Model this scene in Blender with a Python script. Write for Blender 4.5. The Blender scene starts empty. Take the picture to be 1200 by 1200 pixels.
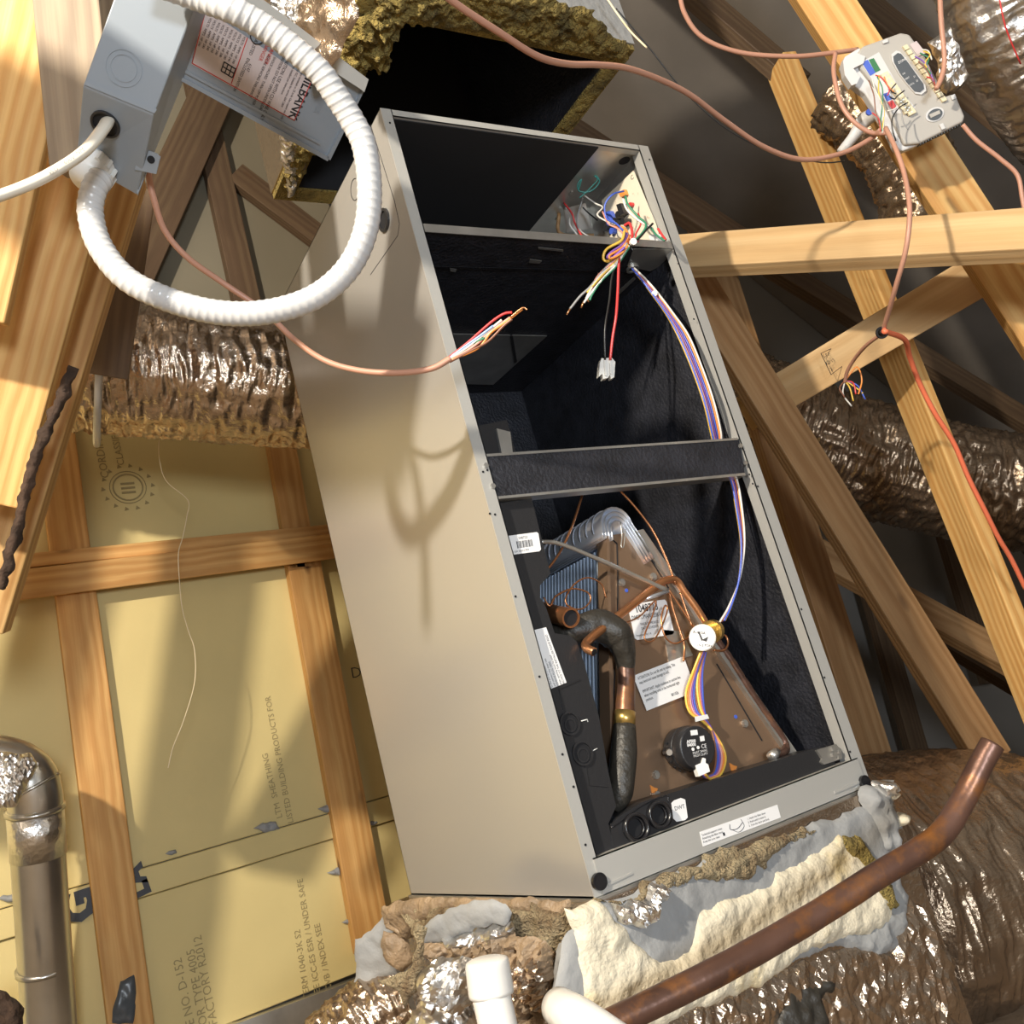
import bpy, bmesh, math, random
from mathutils import Vector, Matrix, noise
random.seed(7)
V = Vector
col = bpy.context.scene.collection
scn = bpy.context.scene

# ------------------------------------------------------------------ camera
W, H, D = .533, 1.160, .587                      # cabinet size in metres; its front left foot is the origin
CAM = V((-.627, -1.0222, .2087))
RX = V((.84255783, -.47164354, -.26009359))
RY = V((-.10222441, .3340926, -.93698042))
RZ = V((.52881611, .8160481, .23327885))
FPX = 1068.96
cam = bpy.data.cameras.new('camera'); camo = bpy.data.objects.new('camera', cam); col.objects.link(camo)
cam.sensor_width = 36; cam.lens = 36 * FPX / 1200; cam.clip_start = .02
M = Matrix.Identity(4)
for i in range(3):
    M[i][0] = RX[i]; M[i][1] = -RY[i]; M[i][2] = -RZ[i]; M[i][3] = CAM[i]
camo.matrix_world = M
scn.camera = camo
scn.view_settings.view_transform = 'Standard'; scn.view_settings.look = 'None'
scn.view_settings.exposure = -0.08; scn.view_settings.gamma = 1; scn.view_settings.use_curve_mapping = False

# ------------------------------------------------------------------ world and lights
wd = bpy.data.worlds.new('world'); scn.world = wd; wd.use_nodes = True
wd.node_tree.nodes['Background'].inputs[0].default_value = (.80, .72, .62, 1)
wd.node_tree.nodes['Background'].inputs[1].default_value = .30
def light(name, kind, loc, energy, color, size, target=None):
    l = bpy.data.lights.new(name, kind); l.energy = energy; l.color = color
    if kind == 'AREA': l.size = size
    else: l.shadow_soft_size = size
    o = bpy.data.objects.new(name, l); col.objects.link(o); o.location = loc
    if target is not None: o.rotation_euler = (V(target) - V(loc)).to_track_quat('-Z', 'Y').to_euler()
    return o
light('work_lamp', 'POINT', (-1.75, -1.05, 1.62), 385, (1, .90, .75), .042)
light('cool_fill', 'AREA', (-.95, -2.9, .35), 64, (.84, .92, 1), .5, (.2, .3, .4))  # soft cool fill added behind the camera to lift the bluish shade

# ------------------------------------------------------------------ helpers
def ray(px, py): return RX * ((px - 600) / FPX) + RY * ((py - 600) / FPX) + RZ
def P(px, py, d=None, x=None, y=None, z=None):
    v = ray(px, py)
    if d is not None: return CAM + v * d
    for i, a in enumerate((x, y, z)):
        if a is not None: return CAM + v * ((a - CAM[i]) / v[i])
class Frame:
    """a real plane in the attic: point o, unit normal n towards the room"""
    def __init__(s, o, n):
        s.o = V(o); s.n = V(n).normalized()
        s.u = s.n.orthogonal().normalized(); s.v = s.n.cross(s.u)
    def p(s, px, py, off=0):
        v = ray(px, py); o = s.o + s.n * off
        return CAM + v * ((o - CAM).dot(s.n) / v.dot(s.n))
WLOC = {}
def wl(o): return WLOC.get(o.name, V((0, 0, 0))) if o else V((0, 0, 0))
def tag(o, label=None, cat=None, group=None, kind=None):
    if label: o['label'] = label
    if cat: o['category'] = cat
    if group: o['group'] = group
    if kind: o['kind'] = kind
    return o
def empty(name, loc, label=None, cat=None, group=None):
    o = bpy.data.objects.new(name, None); col.objects.link(o); o.location = loc; o.empty_display_size = .05
    WLOC[o.name] = V(loc); return tag(o, label, cat, group)
def build(name, VS, FS, m, parent=None, smooth=False, label=None):
    VS = [V(v) for v in VS]
    c = V((0, 0, 0))
    for v in VS: c += v
    c /= max(1, len(VS))
    me = bpy.data.meshes.new(name); me.from_pydata([v - c for v in VS], [], FS)
    me.materials.append(m)
    bm = bmesh.new(); bm.from_mesh(me); bmesh.ops.recalc_face_normals(bm, faces=bm.faces); bm.to_mesh(me); bm.free()
    if smooth:
        for p in me.polygons: p.use_smooth = True
    o = bpy.data.objects.new(name, me); col.objects.link(o)
    o.location = c - wl(parent); WLOC[o.name] = c
    if parent: o.parent = parent
    if label: o['label'] = label
    return o
class MB:
    def __init__(s): s.v = []; s.f = []
    def add(s, vs, fs):
        k = len(s.v); s.v += [V(a) for a in vs]; s.f += [tuple(i + k for i in f) for f in fs]; return s
    def box(s, a, b):
        (x0, y0, z0), (x1, y1, z1) = a, b
        return s.add([(x0,y0,z0),(x1,y0,z0),(x1,y1,z0),(x0,y1,z0),(x0,y0,z1),(x1,y0,z1),(x1,y1,z1),(x0,y1,z1)], HEX)
    def prism(s, fr, poly, a, b):
        top = [fr.p(x, y, b) for x, y in poly]; n = len(top)
        bot = [t + fr.n * (a - b) for t in top]
        return s.add(top + bot, [tuple(range(n)), tuple(range(2*n-1, n-1, -1))] + [(i, i+n, (i+1)%n+n, (i+1)%n) for i in range(n)])
    def disc(s, c, n, r, h, seg=16, r2=None):
        n = V(n).normalized(); u = n.orthogonal().normalized(); v = n.cross(u); r2 = r if r2 is None else r2
        a = [V(c) + (u*math.cos(t) + v*math.sin(t))*r for t in [2*math.pi*i/seg for i in range(seg)]]
        b = [V(c) + n*h + (u*math.cos(t) + v*math.sin(t))*r2 for t in [2*math.pi*i/seg for i in range(seg)]]
        return s.add(a + b, [tuple(range(seg)), tuple(range(2*seg-1, seg-1, -1))] + [(i, i+seg, (i+1)%seg+seg, (i+1)%seg) for i in range(seg)])
    def ring(s, c, n, r0, r1, h, seg=24):
        n = V(n).normalized(); u = n.orthogonal().normalized(); v = n.cross(u)
        vs = []
        for (r, z) in ((r1, 0), (r1, h), (r0, h), (r0, 0)):
            vs += [V(c) + n*z + (u*math.cos(2*math.pi*i/seg) + v*math.sin(2*math.pi*i/seg))*r for i in range(seg)]
        fs = []
        for k in range(4):
            for i in range(seg): fs.append((k*seg+i, k*seg+(i+1)%seg, ((k+1)%4)*seg+(i+1)%seg, ((k+1)%4)*seg+i))
        return s.add(vs, fs)
    def tube(s, pts, r, seg=8, sub=6, **k):
        vs, fs = tube_data(pts, r, seg, sub, **k); return s.add(vs, fs)
    def build(s, name, m, parent=None, smooth=False, label=None): return build(name, s.v, s.f, m, parent, smooth, label)
HEX = [(0,3,2,1),(4,5,6,7),(0,1,5,4),(1,2,6,5),(2,3,7,6),(3,0,4,7)]
def catmull(pts, sub):
    pts = [V(p) for p in pts]
    if len(pts) < 3 or sub <= 1: return pts
    out = []
    q = [pts[0]*2 - pts[1]] + pts + [pts[-1]*2 - pts[-2]]
    for i in range(1, len(q)-2):
        a, b, c, d = q[i-1], q[i], q[i+1], q[i+2]
        for k in range(sub):
            t = k/sub
            out.append(.5*((2*b) + (c-a)*t + (2*a-5*b+4*c-d)*t*t + (-a+3*b-3*c+d)*t**3))
    out.append(pts[-1]); return out
def tube_data(pts, r, seg=8, sub=6, cap=True, rf=None, flat=1.0, nrm=None):
    c = catmull(pts, sub); n = len(c)
    vs, fs = [], []
    T = [(c[min(i+1, n-1)] - c[max(i-1, 0)]).normalized() for i in range(n)]
    u = (nrm.cross(T[0]) if nrm else T[0].orthogonal()).normalized()
    s = 0
    for i in range(n):
        if i: s += (c[i]-c[i-1]).length
        u = (u - T[i]*u.dot(T[i])).normalized(); w = T[i].cross(u)
        f = i/(n-1)
        rr = r if not isinstance(r, (list, tuple)) else r[min(int(f*(len(r)-1)), len(r)-2)]*(1-(f*(len(r)-1)-min(int(f*(len(r)-1)), len(r)-2))) + r[min(int(f*(len(r)-1)), len(r)-2)+1]*(f*(len(r)-1)-min(int(f*(len(r)-1)), len(r)-2))
        for k in range(seg):
            a = 2*math.pi*k/seg
            q = rr + (rf(s, a, f) if rf else 0)
            vs.append(c[i] + u*math.cos(a)*q + w*math.sin(a)*q*flat)
    for i in range(n-1):
        for k in range(seg):
            fs.append((i*seg+k, i*seg+(k+1)%seg, (i+1)*seg+(k+1)%seg, (i+1)*seg+k))
    if cap: fs.append(tuple(range(seg-1, -1, -1))); fs.append(tuple((n-1)*seg+k for k in range(seg)))
    return vs, fs
def tube(name, pts, r, m, parent=None, seg=8, sub=6, label=None, **k):
    vs, fs = tube_data(pts, r, seg, sub, **k); return build(name, vs, fs, m, parent, True, label)
def prism(name, fr, poly, a, b, m, parent=None, label=None):
    return MB().prism(fr, poly, a, b).build(name, m, parent, label=label)
def boxo(name, a, b, m, parent=None, label=None, bev=0):
    o = MB().box(a, b).build(name, m, parent, label=label)
    if bev: md = o.modifiers.new('bevel', 'BEVEL'); md.width = bev; md.segments = 2
    return o
def hexa(name, p8, m, parent=None, label=None): return build(name, p8, HEX, m, parent, label=label)
def pd(*L): return [P(a, b, d=c) for a, b, c in L]
def text(s, fr, at, to, size, m, parent, name='printed_text', off=.0004, sx=1.0, align='LEFT', n=None, bold=0):
    cu = bpy.data.curves.new(name, 'FONT'); cu.body = s; cu.size = size; cu.align_x = align; cu.space_line = .9; cu.resolution_u = 2; cu.offset = bold
    t = bpy.data.objects.new('tmp', cu); col.objects.link(t)
    me = bpy.data.meshes.new_from_object(t); bpy.data.objects.remove(t)
    me.materials.clear(); me.materials.append(m)
    o = bpy.data.objects.new(name, me); col.objects.link(o)
    a = fr.p(at[0], at[1], off); b = fr.p(to[0], to[1], off)
    x = (b-a).normalized(); z = fr.n; y = z.cross(x).normalized()
    mm = Matrix.Identity(4)
    for i in range(3): mm[i][0] = x[i]*sx; mm[i][1] = y[i]; mm[i][2] = z[i]; mm[i][3] = a[i] - wl(parent)[i]
    o.matrix_local = mm; o.parent = parent
    o.matrix_parent_inverse = Matrix.Identity(4)
    return o
def inside(p, poly):
    x, y = p; c = False; n = len(poly); j = n-1
    for i in range(n):
        xi, yi = poly[i]; xj, yj = poly[j]
        if (yi > y) != (yj > y) and x < (xj-xi)*(y-yi)/(yj-yi)+xi: c = not c
        j = i
    return c
def nearest(p, poly):
    bd = 1e9; bq = p; n = len(poly)
    for i in range(n):
        ax, ay = poly[i]; bx, by = poly[(i+1)%n]; dx, dy = bx-ax, by-ay
        L = dx*dx+dy*dy
        t = 0 if L == 0 else max(0, min(1, ((p[0]-ax)*dx+(p[1]-ay)*dy)/L))
        q = (ax+t*dx, ay+t*dy); d = math.hypot(p[0]-q[0], p[1]-q[1])
        if d < bd: bd, bq = d, q
    return bd, bq
def patch(name, fr, poly, m, parent=None, thick=.01, amp=.004, freq=25, h=.006, edge=.015, jit=.004, off=0, curl=None, label=None, stretch=(1, 1), solid=0, crease=False):
    """a lumpy sheet lying on a plane: torn outline, rounded edge, noisy relief"""
    w = []
    for x, y in poly:
        q = fr.p(x, y) - fr.o; w.append((q.dot(fr.u), q.dot(fr.v)))
    pl = []
    for i in range(len(w)):
        a, b = w[i], w[(i+1) % len(w)]; L = math.hypot(b[0]-a[0], b[1]-a[1]); n = max(1, int(L/(h*1.5)))
        for k in range(n):
            x = a[0]+(b[0]-a[0])*k/n; y = a[1]+(b[1]-a[1])*k/n
            pl.append((x + jit*noise.noise(V((x*60, y*60, 1))), y + jit*noise.noise(V((x*60, y*60, 9)))))
    xs = [q[0] for q in pl]; ys = [q[1] for q in pl]
    x0, y0 = min(xs)-h, min(ys)-h; nx = int((max(xs)-x0)/h)+3; ny = int((max(ys)-y0)/h)+3
    ins = {}
    for i in range(nx):
        for j in range(ny): ins[i, j] = inside((x0+i*h, y0+j*h), pl)
    idx = {}; vs = []; fs = []
    def vid(i, j):
        if (i, j) in idx: return idx[i, j]
        p = (x0+i*h, y0+j*h); d, q = nearest(p, pl)
        if not ins[i, j]: p = q; d = 0
        e = min(1, d/edge); e = math.sqrt(1-(1-e)**2)
        s = V((p[0]*freq*stretch[0], p[1]*freq*stretch[1], fr.o.length*3))
        nz = noise.fractal(s, .9, 2.1, 4) if not crease else (1-2*abs(noise.fractal(s, .7, 2.1, 3)))
        z = off + thick*e + amp*nz*(.35+.65*e)
        if curl: z += curl(p[0], p[1], d)
        vs.append(fr.o + fr.u*p[0] + fr.v*p[1] + fr.n*z)
        idx[i, j] = len(vs)-1; return idx[i, j]
    for i in range(nx-1):
        for j in range(ny-1):
            if ins[i, j] or ins[i+1, j] or ins[i, j+1] or ins[i+1, j+1]:
                fs.append((vid(i, j), vid(i+1, j), vid(i+1, j+1), vid(i, j+1)))
    o = build(name, vs, fs, m, parent, not crease, label)
    if solid: md = o.modifiers.new('thickness', 'SOLIDIFY'); md.thickness = solid; md.offset = 0
    return o

# ------------------------------------------------------------------ materials
def mat(name, c, rough=.5, metal=0, bump=None, var=None, spec=.5, stretch=(1, 1, 1), coat=0, stain=None, sss=0):
    """bump=(scale,strength); var=(scale,amount) brightness mottling; stain=(scale,lo,hi,colour)"""
    m = bpy.data.materials.new(name); m.use_nodes = True; nt = m.node_tree; N = nt.nodes; L = nt.links
    b = N['Principled BSDF']; b.inputs['Base Color'].default_value = (*c, 1); b.inputs['Roughness'].default_value = rough
    b.inputs['Metallic'].default_value = metal; b.inputs['Specular IOR Level'].default_value = spec; b.inputs['Coat Weight'].default_value = coat
    tc = N.new('ShaderNodeTexCoord'); mp = N.new('ShaderNodeMapping'); mp.inputs['Scale'].default_value = stretch; L.new(tc.outputs['Object'], mp.inputs[0])
    src = None
    if var:
        n = N.new('ShaderNodeTexNoise'); n.inputs['Scale'].default_value = var[0]; n.inputs['Detail'].default_value = 6; L.new(mp.outputs[0], n.inputs[0])
        r = N.new('ShaderNodeMapRange'); r.inputs['From Min'].default_value = .3; r.inputs['From Max'].default_value = .7
        r.inputs['To Min'].default_value = 1-var[1]; r.inputs['To Max'].default_value = 1+var[1]; L.new(n.outputs[0], r.inputs[0])
        mx = N.new('ShaderNodeVectorMath'); mx.operation = 'SCALE'; mx.inputs[0].default_value = c; L.new(r.outputs[0], mx.inputs['Scale']); src = mx.outputs[0]
        L.new(src, b.inputs['Base Color'])
    if stain:
        n = N.new('ShaderNodeTexNoise'); n.inputs['Scale'].default_value = stain[0]; n.inputs['Detail'].default_value = 8; n.inputs['Roughness'].default_value = .65; L.new(mp.outputs[0], n.inputs[0])
        r = N.new('ShaderNodeMapRange'); r.inputs['From Min'].default_value = stain[1]; r.inputs['From Max'].default_value = stain[2]; L.new(n.outputs[0], r.inputs[0])
        mx = N.new('ShaderNodeMix'); mx.data_type = 'RGBA'; L.new(r.outputs[0], mx.inputs[0])
        if src: L.new(src, mx.inputs[6])
        else: mx.inputs[6].default_value = (*c, 1)
        mx.inputs[7].default_value = (*stain[3], 1); L.new(mx.outputs[2], b.inputs['Base Color'])
    if bump:
        n = N.new('ShaderNodeTexNoise'); n.inputs['Scale'].default_value = bump[0]; n.inputs['Detail'].default_value = 5; L.new(mp.outputs[0], n.inputs[0])
        u = N.new('ShaderNodeBump'); u.inputs['Strength'].default_value = bump[1]; u.inputs['Distance'].default_value = .01; L.new(n.outputs[0], u.inputs['Height']); L.new(u.outputs[0], b.inputs['Normal'])
    return m
def wood(name, c1, c2, rough=.6, knot=(.10, .045, .02), ring=26):
    m = bpy.data.materials.new(name); m.use_nodes = True; nt = m.node_tree; N = nt.nodes; L = nt.links; b = N['Principled BSDF']
    b.inputs['Roughness'].default_value = rough; b.inputs['Specular IOR Level'].default_value = .3
    tc = N.new('ShaderNodeTexCoord'); oi = N.new('ShaderNodeObjectInfo')
    ad = N.new('ShaderNodeVectorMath'); ad.operation = 'MULTIPLY_ADD'; L.new(oi.outputs['Random'], ad.inputs[0]); ad.inputs[1].default_value = (9, .05, .05); L.new(tc.outputs['Object'], ad.inputs[2])
    mp = N.new('ShaderNodeMapping'); mp.inputs['Scale'].default_value = (.35, 1, 1); mp.inputs['Location'].default_value = (0, .015, .05); L.new(ad.outputs[0], mp.inputs[0])
    wv = N.new('ShaderNodeTexWave'); wv.wave_type = 'RINGS'; wv.rings_direction = 'X'; wv.inputs['Scale'].default_value = ring; wv.inputs['Distortion'].default_value = 3.2; wv.inputs['Detail'].default_value = 2; wv.inputs['Detail Scale'].default_value = .7; L.new(mp.outputs[0], wv.inputs[0])
    mp2 = N.new('ShaderNodeMapping'); mp2.inputs['Scale'].default_value = (4, 220, 220); L.new(ad.outputs[0], mp2.inputs[0])
    nf = N.new('ShaderNodeTexNoise'); nf.inputs['Scale'].default_value = 1; nf.inputs['Detail'].default_value = 3; L.new(mp2.outputs[0], nf.inputs[0])
    mm = N.new('ShaderNodeMath'); mm.operation = 'MULTIPLY_ADD'; L.new(nf.outputs[0], mm.inputs[0]); mm.inputs[1].default_value = .7; mw = N.new('ShaderNodeMath'); mw.operation = 'MULTIPLY'; L.new(wv.outputs[1], mw.inputs[0]); mw.inputs[1].default_value = .55; L.new(mw.outputs[0], mm.inputs[2])
    cr = N.new('ShaderNodeValToRGB'); cr.color_ramp.elements[0].position = .22; cr.color_ramp.elements[0].color = (*c1, 1); cr.color_ramp.elements[1].position = .92; cr.color_ramp.elements[1].color = (*c2, 1); L.new(mm.outputs[0], cr.inputs[0])
    mp3 = N.new('ShaderNodeMapping'); mp3.inputs['Scale'].default_value = (3.2, 8, 8); L.new(ad.outputs[0], mp3.inputs[0])
    vo = N.new('ShaderNodeTexVoronoi'); vo.inputs['Scale'].default_value = 1; L.new(mp3.outputs[0], vo.inputs[0])
    r = N.new('ShaderNodeMapRange'); r.inputs['From Min'].default_value = .035; r.inputs['From Max'].default_value = .11; r.inputs['To Min'].default_value = .9; r.inputs['To Max'].default_value = 0; L.new(vo.outputs[0], r.inputs[0])
    mx = N.new('ShaderNodeMix'); mx.data_type = 'RGBA'; L.new(r.outputs[0], mx.inputs[0]); L.new(cr.outputs[0], mx.inputs[6]); mx.inputs[7].default_value = (*knot, 1)
    mp4 = N.new('ShaderNodeMapping'); mp4.inputs['Scale'].default_value = (2.2, 9, 9); L.new(ad.outputs[0], mp4.inputs[0])
    n4 = N.new('ShaderNodeTexNoise'); n4.inputs['Scale'].default_value = 1; n4.inputs['Detail'].default_value = 4; L.new(mp4.outputs[0], n4.inputs[0])
    r4 = N.new('ShaderNodeMapRange'); r4.inputs['From Min'].default_value = .3; r4.inputs['From Max'].default_value = .7; r4.inputs['To Min'].default_value = .78; r4.inputs['To Max'].default_value = 1.15; L.new(n4.outputs[0], r4.inputs[0])
    sc = N.new('ShaderNodeVectorMath'); sc.operation = 'SCALE'; L.new(mx.outputs[2], sc.inputs[0]); L.new(r4.outputs[0], sc.inputs['Scale'])
    L.new(sc.outputs[0], b.inputs['Base Color'])
    u = N.new('ShaderNodeBump'); u.inputs['Strength'].default_value = .25; u.inputs['Distance'].default_value = .003; L.new(mm.outputs[0], u.inputs['Height']); L.new(u.outputs[0], b.inputs['Normal'])
    return m
m_foam = mat('yellow_foam_facing', (.64, .515, .225), .62, var=(3, .06), bump=(90, .03))
m_grey = mat('grey_sheathing', (.22, .205, .185), .8, var=(2, .12))
m_deck = mat('roof_sheathing', (.20, .175, .15), .85, var=(4, .12))
m_floor = mat('attic_floor', (.20, .15, .10), .9, var=(5, .3), bump=(40, .4))
m_pine = wood('bright_pine', (.76, .49, .19), (.60, .31, .095))
m_stud = wood('stud_pine', (.68, .40, .145), (.54, .275, .085))
m_brown = wood('aged_pine', (.36, .215, .10), (.27, .145, .06))
m_shade = wood('shade_toned_pine', (.52, .33, .135), (.38, .205, .07))  # pine toned down in colour for the grazing light on the rear board
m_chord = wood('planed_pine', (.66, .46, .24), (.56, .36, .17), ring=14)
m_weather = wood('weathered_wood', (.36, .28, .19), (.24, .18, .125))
m_dark = wood('shade_dark_wood', (.13, .085, .048), (.095, .058, .034))  # shade on the background timbers is put into this dark wood colour
m_bark = mat('bark', (.045, .025, .015), .9, bump=(60, .9), var=(30, .5))
m_paint = mat('beige_grey_enamel', (.46, .445, .42), .25, metal=.42, spec=.6)
m_flange = mat('grey_enamel_flange', (.44, .435, .41), .42, metal=.25, spec=.5)
m_galv = mat('galvanized_steel', (.56, .55, .52), .34, metal=.85, var=(14, .18), bump=(30, .05))
m_black_ins = mat('black_foil_faced_liner', (.017, .018, .024), .50, var=(30, .35), bump=(160, .35), stretch=(1, 1, 1))
m_blackmatte = mat('black_liner_matte', (.012, .012, .014), .9)
m_black = mat('black_plastic', (.020, .020, .022), .38, bump=(200, .08))
m_blackg = mat('black_gloss_plastic', (.015, .015, .017), .22)
m_hole = mat('dark_hole', (.006, .006, .008), .8)
m_rubber = mat('black_foam_sleeve', (.03, .027, .022), .45, bump=(70, .35))
m_copper = mat('copper', (.72, .34, .16), .28, metal=.9, var=(18, .25), bump=(40, .05))
m_copold = mat('oxidized_copper', (.125, .068, .050), .36, metal=.55, bump=(50, .1), stain=(13, .53, .70, (.34, .14, .04)), var=(9, .6), spec=.4)
m_capt = mat('thin_copper', (.50, .22, .10), .3, metal=.85)
m_brass = mat('brass', (.60, .42, .14), .32, metal=.9, bump=(80, .1))
m_plate = mat('bronze_filmed_plate', (.30, .195, .125), .30, metal=.60, bump=(9, .10), var=(5, .14))
m_fin = mat('blue_reflecting_fins', (.20, .30, .46), .45, metal=.3)  # cool light reflected by the coil is mixed into the fin blue
m_finl = mat('bright_tube_edge', (.50, .60, .74), .35, metal=.3)
m_alu = mat('aluminium_header', (.72, .76, .84), .28, metal=.85)
m_silver = mat('silver_foil', (.76, .75, .74), .30, metal=1, bump=(60, .35))
m_jacket = mat('metallized_duct_jacket', (.50, .40, .31), .20, metal=.95, bump=(90, .35), stretch=(1, 1, 1))  # warm tint stands for brown wood mirrored in the foil
m_jacketd = mat('dark_duct_jacket', (.36, .27, .19), .24, metal=.85, bump=(80, .4))  # darker jacket, with the mirrored wood brown also in its base colour
m_smooth = mat('rigid_vent_steel', (.56, .55, .52), .28, metal=.95, var=(10, .12))
m_gtape = mat('grey_mastic', (.28, .285, .285), .7, bump=(60, .3), var=(12, .12))
m_mastic = mat('cream_mastic', (.66, .60, .46), .62, bump=(60, .7), var=(14, .06), stain=(9, .56, .74, (.62, .50, .26)))
m_fiber = mat('yellow_fiberglass', (.42, .31, .085), .95, bump=(200, 1.5), stain=(16, .42, .66, (.11, .085, .03)))
m_fiberp = mat('pale_fiberglass', (.50, .40, .24), .95, bump=(260, 1.5), stain=(22, .45, .7, (.22, .14, .07)))
m_kraft = mat('brown_paper_facing', (.26, .185, .115), .5, bump=(70, .8), var=(20, .4))
m_white = mat('white_plastic', (.80, .80, .77), .35)
m_pvc = mat('white_pvc', (.74, .73, .70), .28, var=(8, .03))
m_nm = mat('white_cable_jacket', (.74, .69, .59), .3)
m_cond = mat('grey_liquid_tight_jacket', (.52, .525, .53), .26, spec=.6)
m_steel_blue = mat('grey_blue_enamel', (.27, .305, .345), .38, metal=.15)
m_label = mat('white_label', (.80, .80, .80), .45)
m_label2 = mat('pinkish_label', (.58, .50, .49), .4)
m_ink = mat('black_ink', (.02, .02, .025), .5)
m_red = mat('red_ink', (.55, .05, .04), .5)
m_inkf = mat('faded_brown_ink', (.32, .25, .11), .7)
m_tan = mat('tan_cable_jacket', (.50, .26, .18), .42)
m_string = mat('raw_string', (.85, .72, .48), .6)
m_orange = mat('orange_cable_jacket', (.85, .20, .10), .35)
m_zone = mat('grey_control_plastic', (.42, .40, .365), .45)
m_zonel = mat('light_grey_control_plastic', (.60, .60, .60), .45)
m_slate = mat('slate_plastic', (.075, .085, .095), .3)
m_cream = mat('cream_terminal', (.72, .64, .44), .5)
m_pcb = mat('cream_circuit_board', (.74, .66, .52), .5, stain=(60, .6, .68, (.4, .25, .15)))
def wire_mat(n, c): return mat(n, c, .32)
WM = {k: wire_mat(k + '_wire_jacket', c) for k, c in dict(red=(.62, .05, .05), yellow=(.80, .52, .08), blue=(.06, .12, .55), purple=(.22, .10, .42), orange=(.80, .28, .06), white=(.75, .72, .66), green=(.04, .22, .12), black=(.015, .015, .015), brown=(.22, .09, .05), teal=(.03, .25, .22), grey=(.3, .3, .3), pink=(.75, .35, .28), lightblue=(.3, .45, .75)).items()}
def beam(label, A, B, w, t, m, n=(0, -1, 0), name='truss_board', cat='timber', group=None, kind=None, parent=None, ext=(0, 0)):
    A, B = V(A), V(B); e_ = (B-A).normalized(); A = A - e_*ext[0]; B = B + e_*ext[1]; X = (B-A).normalized(); n = V(n).normalized()
    Z = (n - X*n.dot(X)).normalized(); Y = Z.cross(X); L = (B-A).length
    vs = []; nseg = 1
    for z in (-t, 0):
        for (x, y) in ((-L/2, -w/2), (L/2, -w/2), (L/2, w/2), (-L/2, w/2)): vs.append((x, y, z))
    me = bpy.data.meshes.new(name); me.from_pydata(vs, [], HEX); me.materials.append(m)
    o = bpy.data.objects.new(name, me); col.objects.link(o)
    mm = Matrix.Identity(4); c = (A+B)/2
    for i in range(3): mm[i][0] = X[i]; mm[i][1] = Y[i]; mm[i][2] = Z[i]; mm[i][3] = c[i]
    o.matrix_world = mm; WLOC[o.name] = c
    md = o.modifiers.new('bevel', 'BEVEL'); md.width = .0025; md.segments = 2
    if parent: o.parent = parent; o.matrix_parent_inverse = Matrix.Translation(-wl(parent))
    return tag(o, label, cat, group, kind)

# ------------------------------------------------------------------ the setting
YW = 1.5
FW = Frame((0, YW, 0), (0, -1, 0))
wall = tag(boxo('wall_back', (-4.5, YW+.035, -.45), (8.5, YW+.06, 4.2), m_grey), kind='structure', label='end wall of the attic behind studs and foam boards')
tag(boxo('floor', (-4.5, -3.2, -.52), (8.5, YW, -.45), m_floor), kind='structure')
def deck(name, x0, z0, x1, z1):
    v = [(x0, -1.5, z0), (x1, -1.5, z1), (x1, YW+.03, z1), (x0, YW+.03, z0)]
    return tag(build(name, v + [V(a)+V((0, 0, .03)) for a in v], HEX, m_deck), kind='structure')
deck('ceiling', .3, 3.9, 4.6, .25); deck('ceiling.001', .3, 3.9, -4.0, .3)
m_grey2 = mat('olive_grey_sheathing', (.19, .165, .115), .8, var=(2, .1))
# foam boards, each a piece of the wall
def foam(x0, x1, z0, z1, y0=YW, t=.03, m=m_foam):
    o = MB().box((x0, y0, z0), (x1, y0+t, z1)).build('foam_board', m, wall)
    md = o.modifiers.new('bevel', 'BEVEL'); md.width = .002; return o
zs = .148
foam(-2.4, .62, zs+.002, 1.36); foam(-2.4, .62, -.255, .082)
foam(-2.4, .62, .084, zs, YW-.010, .04)
foam(-2.4, .62, 1.363, 3.0, m=m_grey2)
# trodden fluff and chips stuck to the seams
for (x, y, r) in ((312, 970, 10), (385, 948, 9), (398, 1022, 10), (200, 1000, 5), (410, 1080, 7), (435, 965, 5), (8, 1053, 8)):
    patch('foam_crumb', FW, [(x-r*1.6, y+1), (x-r*.5, y-r*.5), (x+r, y-r*.7), (x+r*1.5, y+r*.2), (x, y+r*.5)], m_gtape, wall, thick=.008, amp=.006, freq=120, h=.004, edge=.006, jit=.004, off=.008)
# printing on the foam
text('G', FW, (113, 1074), (106, 1038), .095, m_ink, wall, off=.0105, bold=.005)
text('LA', FW, (176, 1046), (164, 1012), .062, m_ink, wall, off=.0105, bold=.004)
text('D', FW, (412, 795), (424, 793), .045, m_ink, wall, off=.002, bold=-.0005)
def wtxt(s, a, b, size): text(s, FW, a, b, size, m_inkf, wall, off=.0015)
wtxt('LTM  SHEATHING', (331, 958), (307, 855), .022); wtxt('LISTED BUILDING PRODUCTS FOR', (344, 964), (312, 790), .022)
wtxt('SEE ICC-ES ESR / UNDER SAFE', (376, 1168), (350, 1000), .022); wtxt('TERM 1040-3K S2', (363, 1170), (345, 1045), .022); wtxt('CVB / INDEX SEE', (389, 1160), (366, 1035), .022)
wtxt('E NO. D-152', (228, 1200), (215, 1135), .028); wtxt('OR TYPE 4005', (243, 1200), (230, 1125), .028); wtxt('FACTORY R2012', (255, 1200), (242, 1130), .028)
wtxt('CORDING', (128, 560), (117, 500), .030); wtxt('CLASSIFIED  PLAST', (146, 545), (132, 480), .026)
em = MB(); c = FW.p(150, 571, .001); em.ring(c, (0, -1, 0), .036, .040, .0012); em.ring(c, (0, -1, 0), .046, .048, .0012)
for i in range(14):
    a = i*.45; em.disc(c + V((math.cos(a)*.064, 0, math.sin(a)*.064)), (0, -1, 0), .007, .0012, 3)
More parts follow.
